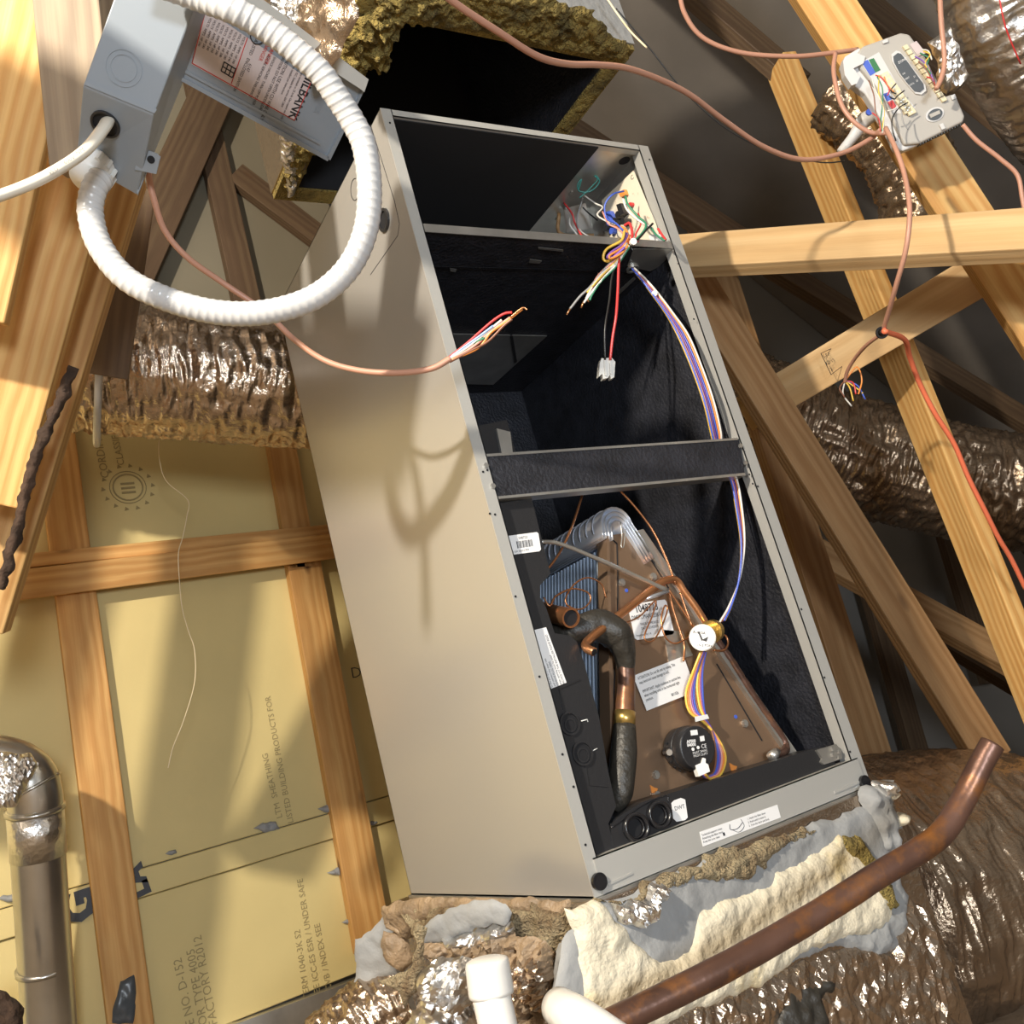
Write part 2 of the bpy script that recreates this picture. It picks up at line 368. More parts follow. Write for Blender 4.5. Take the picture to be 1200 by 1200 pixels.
for i in range(3): em.box(c + V((-.018, -.001, -.018+i*.013)), c + V((.018, .0, -.012+i*.013)))
em.build('printed_emblem', m_inkf, wall)
# dark sill flashing
tag(prism('trim_1', Frame((0, YW-.01, 0), (0, -1, 0)), [(-400, 1400), (285, 1197), (420, 1147), (520, 1110), (520, 1180), (350, 1215), (-400, 1460)], -.02, .02, m_galv), kind='structure')

# studs and rails of the end wall
yst = YW-.038
FS = Frame((0, yst, 0), (0, -1, 0))
beam('upright pine stud left of the yellow foam boards, knotty at the top', FS.p(50, 390), FS.p(157, 1225), .095, .036, m_stud, name='wall_stud', cat='stud')
beam('upright pine stud between the rigid vent pipe side and the grey cabinet, swirling grain', FS.p(317, 440), FS.p(356, 665), .084, .036, m_stud, name='wall_stud', cat='stud')['label'] = 'short upright stud between silver duct and the horizontal rails'
beam('upright pine stud with swirling grain just left of the grey cabinet', FS.p(356, 655), FS.p(440, 1112), .100, .036, m_stud, name='wall_stud', cat='stud')
FR_ = Frame((0, yst-.038, 0), (0, -1, 0))
beam('upper of the two horizontal pine rails across the yellow wall', FR_.p(-60, 666), FR_.p(470, 613), .036, .036, m_stud, n=(0, -1, -.1), name='wall_rail', cat='rail')
beam('lower wider horizontal pine rail across the yellow wall', Frame((0, yst-.045, 0), (0, -1, 0)).p(-60, 696), Frame((0, yst-.045, 0), (0, -1, 0)).p(470, 630), .074, .042, m_stud, n=(0, -1, -.3), name='wall_rail', cat='rail')
o = patch('metal_strap', FS, [(133, 1180), (141, 1150), (158, 1143), (160, 1158), (156, 1200), (130, 1200)], m_slate, None, thick=.006, amp=.005, freq=40, h=.006, edge=.01)
tag(o, 'crumpled dark grey metal strap nailed on the left stud near the bottom', 'strap')
# shaded webs high on the wall behind the disconnect box
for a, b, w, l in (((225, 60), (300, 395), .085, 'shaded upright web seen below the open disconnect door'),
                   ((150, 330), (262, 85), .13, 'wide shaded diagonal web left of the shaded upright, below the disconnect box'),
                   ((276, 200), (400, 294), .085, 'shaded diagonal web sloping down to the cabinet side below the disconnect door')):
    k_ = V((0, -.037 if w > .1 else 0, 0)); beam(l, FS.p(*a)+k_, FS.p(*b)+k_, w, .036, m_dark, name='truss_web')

# near roof timbers on the left
nl = (-.25, -.85, -.3)
beam('broad sunlit pine truss board at the upper left edge behind the white cable', P(38, -40, d=1.24), P(-55, 365, d=1.22), .125, .030, m_pine, n=nl)
beam('bright pine truss board crossing under the white cable, knot in its middle', P(114, 70, d=1.38), P(-30, 585, d=1.33), .115, .038, m_pine, n=nl, name='truss_board')
beam('shaded pine board with bark edge right behind the bright crossing board', P(130, 190, d=1.50), P(-40, 735, d=1.42), .105, .06, m_shade, n=nl, name='truss_board')
b_ = tube('bark_edge', pd((86, 430, 1.36), (66, 480, 1.355), (48, 520, 1.35), (33, 565, 1.35), (20, 620, 1.345), (0, 690, 1.34)), .0075, m_bark, None, seg=10, sub=14, rf=lambda s, a, f: .007*noise.noise(V((s*60, a*1.5, 2))))
tag(b_, 'rough dark bark strip left on the lower edge of the left truss boards', 'bark')
beam('grey weathered truss board hanging down behind the disconnect box', P(70, -60, d=1.16), P(96, 190, d=1.16), .088, .045, m_weather, n=(-.55, -.75, -.2))
# darker timbers behind them
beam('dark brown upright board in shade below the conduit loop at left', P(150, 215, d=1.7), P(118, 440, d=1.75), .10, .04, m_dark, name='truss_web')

# right-hand trusses
beam('long horizontal planed chord running right from the cabinet top', P(740, 297, d=2.03), P(1270, 262, d=1.52), .093, .038, m_chord, n=(-.45, -.85, .1), ext=(0, .9), name='truss_chord')
beam('sloping pine rafter post carrying the grey control panel', P(920, -75, d=1.78), P(1250, 430, d=1.80), .090, .05, m_pine, n=(-.75, -.6, 0), ext=(.7, .6), name='truss_board')
beam('upright two-faced pine post with the orange cable on it, right side', P(925, 60, y=.16), P(1340, 1080, y=.16), .040, .089, m_pine, n=(-.3, -.95, 0), name='truss_post')
beam('stamped diagonal web rising from the cabinet to the horizontal chord', P(870, 487, d=2.2), P(1165, 312, d=1.86), .089, .038, m_chord, n=(-.2, -.95, -.1), name='truss_web')
beam('long knotty diagonal web from the cabinet top down to the lower right', P(800, 300, d=2.07), P(1170, 893, d=2.03), .093, .038, m_brown, n=(-.3, -.95, 0), name='truss_web')
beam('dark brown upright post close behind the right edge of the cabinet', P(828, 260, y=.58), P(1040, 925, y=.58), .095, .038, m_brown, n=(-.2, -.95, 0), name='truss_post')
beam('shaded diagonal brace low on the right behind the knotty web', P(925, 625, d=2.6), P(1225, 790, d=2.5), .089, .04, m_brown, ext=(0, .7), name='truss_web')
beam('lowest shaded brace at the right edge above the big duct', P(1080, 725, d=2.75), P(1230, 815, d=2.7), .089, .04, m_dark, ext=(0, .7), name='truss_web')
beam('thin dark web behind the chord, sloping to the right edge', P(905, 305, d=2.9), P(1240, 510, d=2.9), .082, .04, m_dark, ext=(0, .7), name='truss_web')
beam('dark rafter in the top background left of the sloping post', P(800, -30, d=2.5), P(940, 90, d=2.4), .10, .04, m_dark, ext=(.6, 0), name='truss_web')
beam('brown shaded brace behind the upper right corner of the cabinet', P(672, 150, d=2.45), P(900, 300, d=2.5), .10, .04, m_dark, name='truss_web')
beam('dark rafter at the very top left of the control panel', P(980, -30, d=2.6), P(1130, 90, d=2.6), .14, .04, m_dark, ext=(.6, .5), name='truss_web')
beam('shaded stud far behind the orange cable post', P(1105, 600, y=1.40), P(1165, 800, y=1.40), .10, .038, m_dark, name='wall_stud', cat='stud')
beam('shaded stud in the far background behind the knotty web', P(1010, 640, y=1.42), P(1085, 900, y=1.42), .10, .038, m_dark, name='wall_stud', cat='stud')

# ------------------------------------------------------------------ the air handler cabinet
ah = empty('air_handler', (0, 0, 0), 'tall open grey metal air handler cabinet with black lining and exposed coil', 'air handler')
F0 = Frame((0, 0, 0), (0, -1, 0)); FL = Frame((0, 0, 0), (-1, 0, 0)); FRI = Frame((W-.014, 0, 0), (-1, 0, 0)); FU = Frame((0, 0, .944), (0, 0, -1))
boxo('side_panel', (0, 0, 0), (.0015, D, H), m_paint, ah, 'smooth beige grey painted left side panel')
boxo('side_panel', (W-.0015, 0, 0), (W, D, H), m_paint, ah)
boxo('back_panel', (0, D-.0015, 0), (W, D, H), m_paint, ah)
boxo('top_panel', (.0, .0, H-.0015), (W, D, H), m_paint, ah)
boxo('bottom_panel', (0, 0, 0), (W, D, .002), m_flange, ah)
boxo('liner', (.0017, .004, .002), (.014, D-.002, H-.002), m_black_ins, ah, 'black foil-faced liner of the left side')
boxo('liner', (W-.014, .004, .002), (W-.0017, D-.002, H-.002), m_black_ins, ah, 'black foil-faced liner of the right side')
boxo('liner', (.014, D-.014, .002), (W-.014, D-.002, H-.002), m_black_ins, ah, 'black liner of the back')
boxo('liner', (.014, .004, H-.014), (W-.115, D-.014, H-.002), m_blackmatte, ah, 'matte black liner under the top')
# front frame
fl = MB().box((0, -.0015, 0), (.019, .0, H)).box((.0175, -.0015, .0), (.019, .016, H)).build('front_frame_rail', m_flange, ah)
frr = MB().box((W-.024, -.0015, 0), (W, .0, H)).box((W-.024, -.0015, 0), (W-.0225, .020, H)).build('front_frame_rail', m_flange, ah)
ft = MB().box((.019, -.0012, H-.012), (W-.024, .0, H)).box((.019, -.0012, H-.012), (W-.024, .012, H-.0105)).build('top_rail', m_flange, ah)
fb = MB().box((.012, -.004, .001), (W-.012, -.0016, .044)).box((.012, -.004, .0425), (W-.012, .018, .044)).build('bottom_rail', m_flange, ah)
prism('rail_ridge', Frame((0, -.004, 0), (0, -1, 0)), [(712, 1035), (741, 1022), (742, 1024), (713, 1038)], 0, .0015, m_flange, fb)
prism('rail_ridge', Frame((0, -.004, 0), (0, -1, 0)), [(978, 927), (1010, 914), (1010, 917), (979, 930)], 0, .0015, m_flange, fb)
for x, y in ((701, 1033), (1012, 917)):
    q = F0.p(x, y, .004); o = MB().disc(q, (0, -1, 0), .0088, .004, 24).ring(q, (0, -1, 0), .0085, .0105, .005).build('hole_plug', m_blackg, ah)
# rail screw holes
hs = MB()
for x, y in ((457, 144), (566, 553), (574, 602), (580, 603), (604, 699), (632, 793), (659, 884), (571, 551), (672, 922), (686, 990)): hs.disc(F0.p(x, y, .0016), (0, -1, 0), .0017, .0006, 8)
for x, y in ((761, 187), (795, 309), (872, 529), (878, 556), (888, 570), (939, 714), (966, 794), (996, 881), (882, 567), (813, 374)): hs.disc(F0.p(x, y, .0016), (0, -1, 0), .0018, .0006, 8)
hs.build('screw_holes', m_hole, ah)
for x, y in ((569, 546), (577, 570), (867, 523), (873, 543)):
    MB().disc(F0.p(x, y, .0016), (0, -1, 0), .004, .003, 6).build('hex_screw', m_galv, ah)
# left side details: seam, knock-outs, grommet
sd = MB()
def seam(pts, fr=FL, w=.0012, off=.0003):
    for (a, b) in zip(pts, pts[1:]):
        A = fr.p(*a, off); B = fr.p(*b, off); d = (B-A).normalized(); s = d.cross(fr.n)*w/2
        sd.add([A-s, B-s, B+s, A+s, A-s+fr.n*-.001, B-s+fr.n*-.001, B+s+fr.n*-.001, A+s+fr.n*-.001], HEX)
seam([(434, 146), (462, 235), (468, 262), (466, 276), (434, 322)])
k1 = FL.p(416, 222); MB().ring(k1, (-1, 0, 0), .0165, .0175, .0006).build('knockout_ring', m_hole, ah)
sd.build('panel_seam', m_hole, ah)
g = FL.p(451, 258); MB().ring(g, (-1, 0, 0), .0135, .018, .004, 28).build('grommet', m_black, ah)
MB().disc(g, (-1, 0, 0), .0136, .001, 24).build('knockout_hole', m_hole, ah)
# shelf under the control compartment
sh = MB().box((.014, 0, .946), (W-.012, D-.014, .949)).build('shelf', m_black_ins, ah)
MB().box((.017, -.001, .944), (W-.02, .0005, .958)).build('shelf_lip', m_galv, sh)
MB().prism(FU, [(742, 292), (800, 292), (790, 303), (762, 318), (735, 312)], -.001, .0006).build('bare_corner', m_galv, sh)
sl = MB()
for poly in ([(631, 290), (660, 293), (660, 295), (631, 292)], [(621, 304), (635, 306), (632, 309), (620, 308)], [(724, 342), (743, 325), (745, 327), (726, 345)], [(527, 314), (535, 316), (534, 319), (528, 318)]): sl.prism(FU, poly, -.0005, .0008)
sl.build('slot', m_galv, sh)
seam_l = MB().prism(FU, [(500, 312), (742, 318), (742, 319), (500, 313.4)], -.0005, .0006).build('crease', m_blackg, sh)
MB().prism(FU, [(490, 391), (641, 394), (578, 451), (490, 449)], -.001, .0012).build('blower_outlet_plate', m_galv, sh, label='bare metal blower outlet plate')
MB().prism(FU, [(598, 394), (601, 394), (606, 424), (603, 426)], -.001, .003).build('plate_seam', m_black, sh)
# blower rail
FB5 = Frame((0, .05, 0), (0, -1, 0))
prism('blower_rail', FB5, [(556, 500), (594, 492), (606, 536), (560, 540)], -.25, 0, m_black, ah)
prism('rail_tab', FB5, [(582, 502), (598, 506), (601, 531), (588, 531)], 0, .004, m_galv, ah)
# middle cross bar
bar = prism('cross_bar', F0, [(570, 533), (866, 514), (873, 556), (581, 584)], -.025, -.0002, m_black_ins, ah, 'black fabric-faced cross bar')
prism('bar_lip', F0, [(569, 532), (864, 513), (865, 515.5), (570, 535)], -.02, .001, m_galv, bar); prism('bar_lip', F0, [(580, 582), (873, 554), (874, 557), (581, 585)], -.02, .001, m_galv, bar)
# control compartment
FT = Frame((0, 0, H-.004), (0, 0, -1))
o = MB().box((W-.115, .004, H-.008), (W-.014, .32, H-.003)).build('control_box_top', m_galv, ah)
MB().disc(FT.p(731, 186), (0, 0, -1), .011, .0046, 20).build('knockout_hole', m_hole, o)
MB().box((W-.113, .30, .965), (W-.014, .302, H-.004)).build('control_box_back', m_galv, ah)
FG = Frame((W-.016, 0, 0), (-1, 0, 0))
o = MB().box((W-.0175, .002, .962), (W-.016, .299, H-.006)).build('control_box_side', m_galv, ah)
MB().disc(FG.p(752, 212), (-1, 0, 0), .011, .001, 20).build('knockout_hole', m_hole, o)
for x, y in ((756, 192), (770, 238), (788, 284)): MB().disc(FG.p(x, y), (-1, 0, 0), .0045, .003, 6).build('hex_screw', m_galv, o)
FBD = Frame((W-.030, 0, 0), (-1, 0, 0))
pcb = prism('circuit_board', FBD, [(742, 200), (768, 262), (776, 291), (716, 284), (705, 235)], -.0018, 0, m_pcb, ah, 'cream circuit board with black and blue components')
def comp(px, py, r, h, m, n='capacitor'): return MB().disc(FBD.p(px, py), (-1, 0, 0), r, h, 14).build(n, m, pcb)
comp(731, 252, .006, .016, m_black); comp(738, 260, .0062, .018, m_black); comp(727, 259, .0055, .015, m_black); comp(721, 271, .006, .010, WM['blue']); comp(716, 268, .007, .014, m_black); comp(742, 240, .004, .008, WM['red'], 'red_lamp')
prism('relay', FBD, [(722, 240), (727, 238), (731, 250), (726, 253)], 0, .014, m_black, pcb); prism('connector', FBD, [(706, 250), (714, 247), (722, 262), (712, 265)], 0, .01, WM['blue'], pcb, 'blue connector'); prism('connector', FBD, [(760, 276), (768, 274), (771, 283), (763, 285)], 0, .012, m_white, pcb)
prism('connector', FBD, [(724, 225), (731, 222), (733, 228), (727, 231)], 0, .008, WM['orange'], pcb)
text('C', FBD, (740, 212), (744, 207), .012, m_ink, pcb)
tr = hexa('transformer', [P(a, b, d=c) for a, b, c in ((664, 272, 1.80), (694, 268, 1.80), (698, 262, 1.84), (668, 266, 1.84), (660, 245, 1.78), (686, 237, 1.78), (692, 240, 1.82), (664, 248, 1.82))], m_galv, ah, 'small bare metal transformer')
tube('transformer_frame', pd((655, 250, 1.79), (657, 274, 1.79), (696, 276, 1.79)), .004, m_brown, ah, seg=6)
for x, y in ((669, 223), (652, 255), (662, 243)): MB().disc(FT.p(x, y), (0, 0, -1), .004, .006, 6).build('hex_screw', m_galv, ah)
# wires in the control compartment
def wire(c, pts, r=.0016, parent=ah, name=None, sub=8): return tube(name or c + '_wire', pts, r, WM[c], parent, seg=6, sub=sub)
dd = 1.62
wire('teal', [P(x, y, d=1.70) for x, y in ((678, 222), (684, 207), (698, 206), (702, 214), (692, 224), (679, 224), (678, 214), (690, 205), (700, 210), (690, 222), (679, 232))], .0013)
wire('white', [P(x, y, d=z) for x, y, z in ((683, 228, 1.72), (697, 238, 1.7), (706, 243, 1.68), (700, 252, 1.66), (712, 260, 1.64), (724, 266, 1.6), (733, 275, 1.56))])
wire('grey', [P(x, y, d=z) for x, y, z in ((683, 232, 1.74), (676, 258, 1.74), (682, 272, 1.72), (700, 280, 1.7), (722, 281, 1.6))])
wire('red', [P(x, y, d=z) for x, y, z in ((661, 238, 1.76), (670, 250, 1.74), (674, 262, 1.74), (682, 277, 1.72))], .002)
wire('white', [P(x, y, d=z) for x, y, z in ((668, 253, 1.76), (668, 264, 1.74), (677, 276, 1.74))], .002)
wire('black', [P(x, y, d=z) for x, y, z in ((683, 243, 1.76), (690, 250, 1.76), (700, 258, 1.74))])
wire('blue', [P(x, y, d=z) for x, y, z in ((731, 224, 1.62), (718, 228, 1.6), (709, 240, 1.6), (711, 256, 1.6), (722, 262, 1.58), (734, 274, 1.56))])
wire('blue', [P(x, y, d=z) for x, y, z in ((708, 252, 1.62), (716, 257, 1.6), (728, 268, 1.58), (735, 278, 1.55))])
wire('pink', [P(x, y, d=z) for x, y, z in ((706, 248, 1.62), (713, 262, 1.6), (724, 268, 1.58), (736, 279, 1.55))])
wire('green', [P(x, y, d=z) for x, y, z in ((733, 230, 1.6), (736, 240, 1.59), (748, 254, 1.58), (757, 263, 1.57), (752, 274, 1.56), (740, 284, 1.55))], .002)
wire('white', [P(x, y, d=z) for x, y, z in ((730, 233, 1.6), (735, 246, 1.59), (748, 258, 1.58), (765, 268, 1.57))], .002)
wire('red', [P(x, y, d=z) for x, y, z in ((748, 250, 1.6), (751, 262, 1.58), (745, 275, 1.56), (748, 284, 1.56))])
wire('red', [P(x, y, d=z) for x, y, z in ((732, 264, 1.58), (738, 262, 1.57), (741, 275, 1.56), (738, 286, 1.54))], .0025)
wire('orange', [P(x, y, d=z) for x, y, z in ((720, 265, 1.6), (732, 268, 1.58), (736, 278, 1.56), (735, 288, 1.54))], .0025)
wire('black', [P(x, y, d=z) for x, y, z in ((765, 262, 1.57), (757, 270, 1.56), (748, 280, 1.55), (738, 287, 1.54), (742, 294, 1.54))], .002)
wire('green', [P(x, y, d=z) for x, y, z in ((763, 267, 1.57), (770, 276, 1.56), (779, 282, 1.55))], .0018); wire('red', [P(x, y, d=z) for x, y, z in ((771, 268, 1.57), (777, 277, 1.56), (780, 281, 1.55))], .0022)
# bundle spilling over the shelf lip and cut wires below it
hub = P(735, 285, d=1.535)
MB().disc(hub+V((.004, -.008, -.004)), (-.4, -1, -.2), .006, .006, 10).build('cable_tie_head', m_white, ah)
def z3(L): return [P(x, y, d=z) for x, y, z in L]
wire('yellow', z3([(732, 270, 1.56), (728, 282, 1.53), (711, 292, 1.52), (707, 303, 1.52), (714, 306, 1.52), (728, 296, 1.52), (735, 286, 1.53)]), .0024)
wire('purple', z3([(735, 274, 1.56), (730, 286, 1.53), (716, 296, 1.51), (712, 302, 1.51), (720, 300, 1.51), (732, 290, 1.51)]), .0024)
wire('orange', z3([(738, 276, 1.56), (729, 290, 1.52), (715, 299, 1.505), (716, 303, 1.505), (728, 297, 1.51), (736, 288, 1.52)]), .002)
for c, L in (('grey', [(735, 285), (722, 302), (706, 318), (692, 336), (680, 347), (668, 362)]), ('yellow', [(736, 287), (724, 304), (708, 320), (697, 332), (688, 343)]),
             ('white', [(737, 288), (726, 306), (708, 325), (694, 342), (684, 355)]), ('pink', [(734, 286), (722, 303), (702, 322), (692, 340)]),
             ('green', [(737, 290), (722, 312), (704, 330), (694, 345), (691, 352)]), ('white', [(736, 289), (722, 308), (706, 320), (695, 334), (687, 350)])):
    wire(c, [P(x, y, d=1.52 - .0003*i) for i, (x, y) in enumerate(L)], .0021)
for L in ([(668, 362), (664, 369)], [(684, 353), (681, 361)], [(687, 349), (690, 354)]): tube('bare_copper_end', [P(x, y, d=1.519) for x, y in L], .0017, m_copper, ah, seg=6)
wire('red', z3([(733, 290, 1.53), (726, 302, 1.52), (724, 340, 1.51), (722, 370, 1.50), (718, 395, 1.5), (715, 422, 1.5)]), .0024)
wire('black', z3([(731, 292, 1.53), (718, 320, 1.52), (714, 352, 1.51), (709, 385, 1.5), (709, 422, 1.5)]), .0019)
FP = Frame(P(711, 430, d=1.5), (-.3, -1, -.1))
cn = prism('plug_connector', FP, [(705, 420), (717, 419), (721, 424), (720, 442), (716, 444), (715, 439), (712, 443), (707, 444), (706, 438), (702, 441), (703, 425)], -.012, 0, m_white, ah, 'white plastic plug')
prism('plug_rib', FP, [(708, 422), (710, 422), (711, 440), (709, 440)], 0, .003, m_white, cn); prism('plug_rib', FP, [(714, 421), (716, 421), (717, 438), (715, 438)], 0, .003, m_white, cn)
# long harness along the right wall
hp = [(741, 314, 1.60), (752, 326, 1.585), (765, 342, 1.575), (784, 368, 1.565), (800, 395, 1.555), (815, 430, 1.54), (829, 470, 1.52), (838, 508, 1.52), (842, 530, 1.54), (858, 560, 1.52), (866, 600, 1.50), (870, 640, 1.48), (866, 680, 1.47), (856, 710, 1.46), (847, 728, 1.45)]
for i, (c, dx) in enumerate((('yellow', -3), ('blue', 1.5), ('purple', 0), ('orange', 3), ('white', 4.5), ('pink', -1.5), ('blue', -2.2))):
    pts = []
    for k, (x, y, z) in enumerate(hp):
        s = min(1, .35+k/4)*(1.5 if 3 < k < 8 else 1.0)*(1 if k < 9 else math.cos((k-9)*.5))
        pts.append(P(x+dx*s, y-dx*s*.3, d=z-.002*i))
    wire(c, pts, .0017)
MB().ring(FU.p(741, 314), (0, 0, -1), .008, .012, .004).build('grommet', m_galv, ah)
MB().disc(P(767, 344, d=1.565), (-.6, -.6, -.3), .005, .005, 10).build('cable_tie_head', m_white, ah)

# --- lower section: drain pans
FD = Frame((0, .012, 0), (0, -1, 0))
vp = prism('vertical_drain_pan', FD, [(583, 590), (623, 584), (640, 652), (645, 672), (633, 686), (633, 700), (640, 712), (650, 742), (668, 745), (676, 752), (684, 775), (702, 840), (713, 905), (722, 945), (713, 965), (721, 1001), (697, 1014), (690, 985), (640, 790), (600, 650)], -.045, 0, m_black, ah, 'black plastic vertical drain pan')
pr = MB()
for L in ([(660, 832), (655, 808), (680, 797)], [(686, 897), (690, 920), (712, 922)], [(716, 965), (724, 998)]):
    pr.tube([FD.p(x, y, 0) for x, y in L], .0012, 4, 1)
for x, y, r in ((667, 848, .0150), (682, 883, .0155)):
    pr.ring(FD.p(x, y), (0, -1, 0), r-.002, r+.0005, .003, 28)
pr.build('molded_rim', m_black, vp, smooth=False)
for x, y, r in ((667, 848, .0132), (682, 883, .0137)): MB().disc(FD.p(x, y), (0, -1, 0), r, .0006, 24).build('drain_port', m_hole, vp); MB().ring(FD.p(x+1, y+2), (0, -1, 0), r*.55, r*.7, .0015).build('port_ring', m_black, vp)
for L in ([(681, 845), (688, 843), (689, 846)], [(694, 880), (700, 877)]): tube('tick_mark', [FD.p(x, y, .0006) for x, y in L], .0008, m_white, vp, seg=4, sub=1)
FH = Frame((0, .010, 0), (0, -1, 0))
hpn = prism('bottom_drain_pan', FH, [(716, 968), (724, 958), (752, 940), (768, 935), (955, 877), (968, 876), (978, 893), (984, 902), (898, 928), (876, 936), (720, 999)], -.16, 0, m_black, ah, 'black plastic bottom drain pan')
for x, y, r in ((743, 970, .0185), (770, 955, .0175)):
    q = FH.p(x, y); pt = MB().ring(q, (-.1, -1, 0), r-.004, r, .010, 32).ring(q, (-.1, -1, 0), r*.62, r*.72, .005, 28).build('drain_port', m_blackg, hpn, True); MB().disc(q, (0, -1, 0), r*.62, .001, 20).build('port_opening', m_hole, pt)
tube('molded_rim', [FH.p(x, y) for x, y in ((716, 970), (728, 962), (752, 944), (780, 932), (783, 940))], .0012, m_blackg, hpn, seg=4, sub=4)
def lab(poly, fr, off=0, m=m_label, parent=ah, name='label', l=None): return prism(name, fr, poly, off, off+.0005, m, parent, l)
L1 = lab([(790, 938), (798, 935), (803, 937), (806, 958), (803, 961), (793, 963), (789, 959), (787, 941)], FH, 0, m_label, hpn, l='small white rounded label')
text('DWT', FH, (791, 950), (802, 947), .0075, m_ink, hpn, off=.0007)
br = prism('pan_bracket', FH, [(957, 879), (980, 872), (986, 880), (987, 889), (966, 896), (962, 893), (964, 889)], 0, .004, m_galv, ah, 'bare metal bracket with screws')
for x, y in ((975, 878), (982, 881), (975, 885), (982, 888)): MB().disc(FH.p(x, y, .004), (0, -1, 0), .0032, .004, 6).build('hex_screw', m_galv, br)
# labels on the vertical pan
L2 = lab([(595, 628), (629, 623.5), (631, 625), (634, 644), (632, 646), (601, 650), (598, 648), (594, 631)], FD, .0002, m_label, vp, l='white barcode label')
text('048723', FD, (608, 632), (618, 630.5), .005, m_ink, vp, off=.0009)
bc = MB()
for i in range(16):
    x = 605+i*1.15
    bc.prism(FD, [(x, 634.5-i*.16), (x+(.4 if i % 3 else .8), 634.5-i*.16), (x+1.5+(.4 if i % 3 else .8), 642.5-i*.16), (x+1.5, 642.5-i*.16)], .0005, .0009)
bc.build('barcode', m_ink, vp)
text('ITEM 700312 REV', FD, (602, 648), (630, 643), .0035, m_ink, vp, off=.0009)
lab([(623, 739), (640, 735), (664, 800), (646, 807)], FD, .0002, m_label, vp, l='tall white instruction label')
for i, s in enumerate(('NOTICE TO THE INSTALLER PLEASE READ', 'drain opening must be used', 'REMOVE PLUG HERE', 'and connect the drain line', 'to the pan as shown')):
    text(s, FD, (662-i*3.5, 801+i*1.1), (654-i*3.5, 779+i*1.1), .0046, m_ink, vp, off=.0009, sx=.8)
FB0 = Frame((0, -.004, 0), (0, -1, 0))
lab([(820, 975), (911, 943), (915, 958), (824, 992)], FB0, 0, m_label, fb, l='long white label with small diagram')
for i, s in enumerate(('Technical support notes', 'Attaching the filter door', 'Keep the area clear')):
    text(s, FB0, (822.5+i*.9, 980+i*4), (850+i, 970.5+i*4), .0038, m_ink, fb, off=.0009)
for i, s in enumerate(('1. Hook the filter door', '2. Push until it seats in', '3. Turn the latch and lock')):
    text(s, FB0, (876+i*.9, 961+i*4), (906+i, 950.5+i*4), .0038, m_ink, fb, off=.0009)
tube('printed_diagram', [FB0.p(x, y, .0006) for x, y in ((855, 966), (856, 972), (864, 971), (870, 964))], .0005, m_ink, fb, seg=4); tube('printed_diagram', [FB0.p(x, y, .0006) for x, y in ((857, 972), (866, 975), (872, 968), (868, 960))], .0004, m_ink, fb, seg=4)
lab([(847, 976), (849, 975.3), (850, 979), (848, 979.6)], FB0, .0004, m_ink, fb, 'printed_mark')

# --- coil
FC = Frame((0, .060, 0), (0, -1, 0)); FC2 = Frame((0, .058, 0), (0, -1, 0))
cp = prism('coil_end_plate', FC, [(711, 628), (748, 622), (757, 626), (927, 882), (930, 896), (720, 958), (716, 940), (713, 800)], -.003, 0, m_plate, ah, 'bronze film covered triangular coil end plate')
prism('plate_flange', FC, [(745, 622), (754, 620), (936, 884), (925, 885)], -.02, .008, m_galv, cp, 'bright folded edge of the plate')
prism('plate_flange', FC, [(711, 628), (714, 628), (722, 946), (717, 946)], -.02, .006, m_plate, cp)
gr = MB()
for L in ([(723, 637), (724, 700), (720, 800), (714, 912)], [(749, 633), (790, 700)], [(840, 778), (893, 868)], [(723, 637), (717, 632)], [(712, 910), (709, 916)]): gr.tube([FC.p(x, y, .0004) for x, y in L], .0011, 5, 4)
gr.build('stamped_crease', m_hole, cp)
for x, y in ((728, 683), (765, 676), (768, 908), (872, 848)):
    s = MB().disc(FC.p(x, y), (0, -1, 0), .0062, .003, 8).disc(FC.p(x, y, .003), (0, -1, 0), .004, .004, 6).build('hex_screw', m_galv, cp)
for x, y, a in ((768, 932, -.5), (861, 906, .3)):
    MB().disc(FC.p(x, y, .0), (0, -1, 0), .0055, .006, 8).build('hex_screw', m_galv, cp)
    prism('paint_arrow', FC, [(x-6, y-12), (x-1, y-9), (x+3, y-8), (x+1, y-2), (x-4, y-3)], 0, .0012, WM['orange'], cp)
for x, y in ((862, 840), (734, 692)): MB().disc(FC.p(x, y), (0, -1, 0), .003, .0008, 10).build('blue_dot', WM['blue'], cp)
# fin slab: leans back-left from the ridge
def slabpt(px, py, y): return P(px, py, y=y)
r0 = P(713, 640, y=.062); b0 = P(722, 958, y=.062); r1 = r0 + V((0, .44, 0)); b1 = b0 + V((0, .44, 0))
nsl = (b0-r0).cross(V((0, 1, 0))).normalized()
if nsl.x > 0: nsl = -nsl
th = nsl*-.02
fsb = build('fin_slab', [b0, r0, r1, b1, b0+th, r0+th, r1+th, b1+th], HEX, m_fin, cp)
fb_ = MB(); nf = 44
dwn = (b0-r0).normalized()
for i in range(nf):
    y = .004 + .436*i/nf; a = r0 + V((0, y, 0)); e = b0 + V((0, y, 0)); q = V((0, .0042, 0)); n_ = nsl*.004
    fb_.add([a, e, e+q, a+q, a+n_, e+n_, e+n_+q, a+n_+q], HEX)
tag(fb_.build('fin_tubes', m_finl, fsb), kind='stuff')
fz = MB()
for i in range(nf):
    y = .0085 + .436*i/nf
    pts = []
    L_ = (b0-r0).length; k = 46
    for j in range(k):
        t = j/(k-1); c_ = r0 + dwn*L_*t + V((0, y, 0)) + nsl*(.0012 if j % 2 else -.001)
        pts += [c_, c_ + V((0, .0052, 0))]
    fz.add(pts, [(2*j, 2*j+2, 2*j+3, 2*j+1) for j in range(k-1)])
tag(fz.build('fin_rows', m_fin, fsb), kind='stuff')
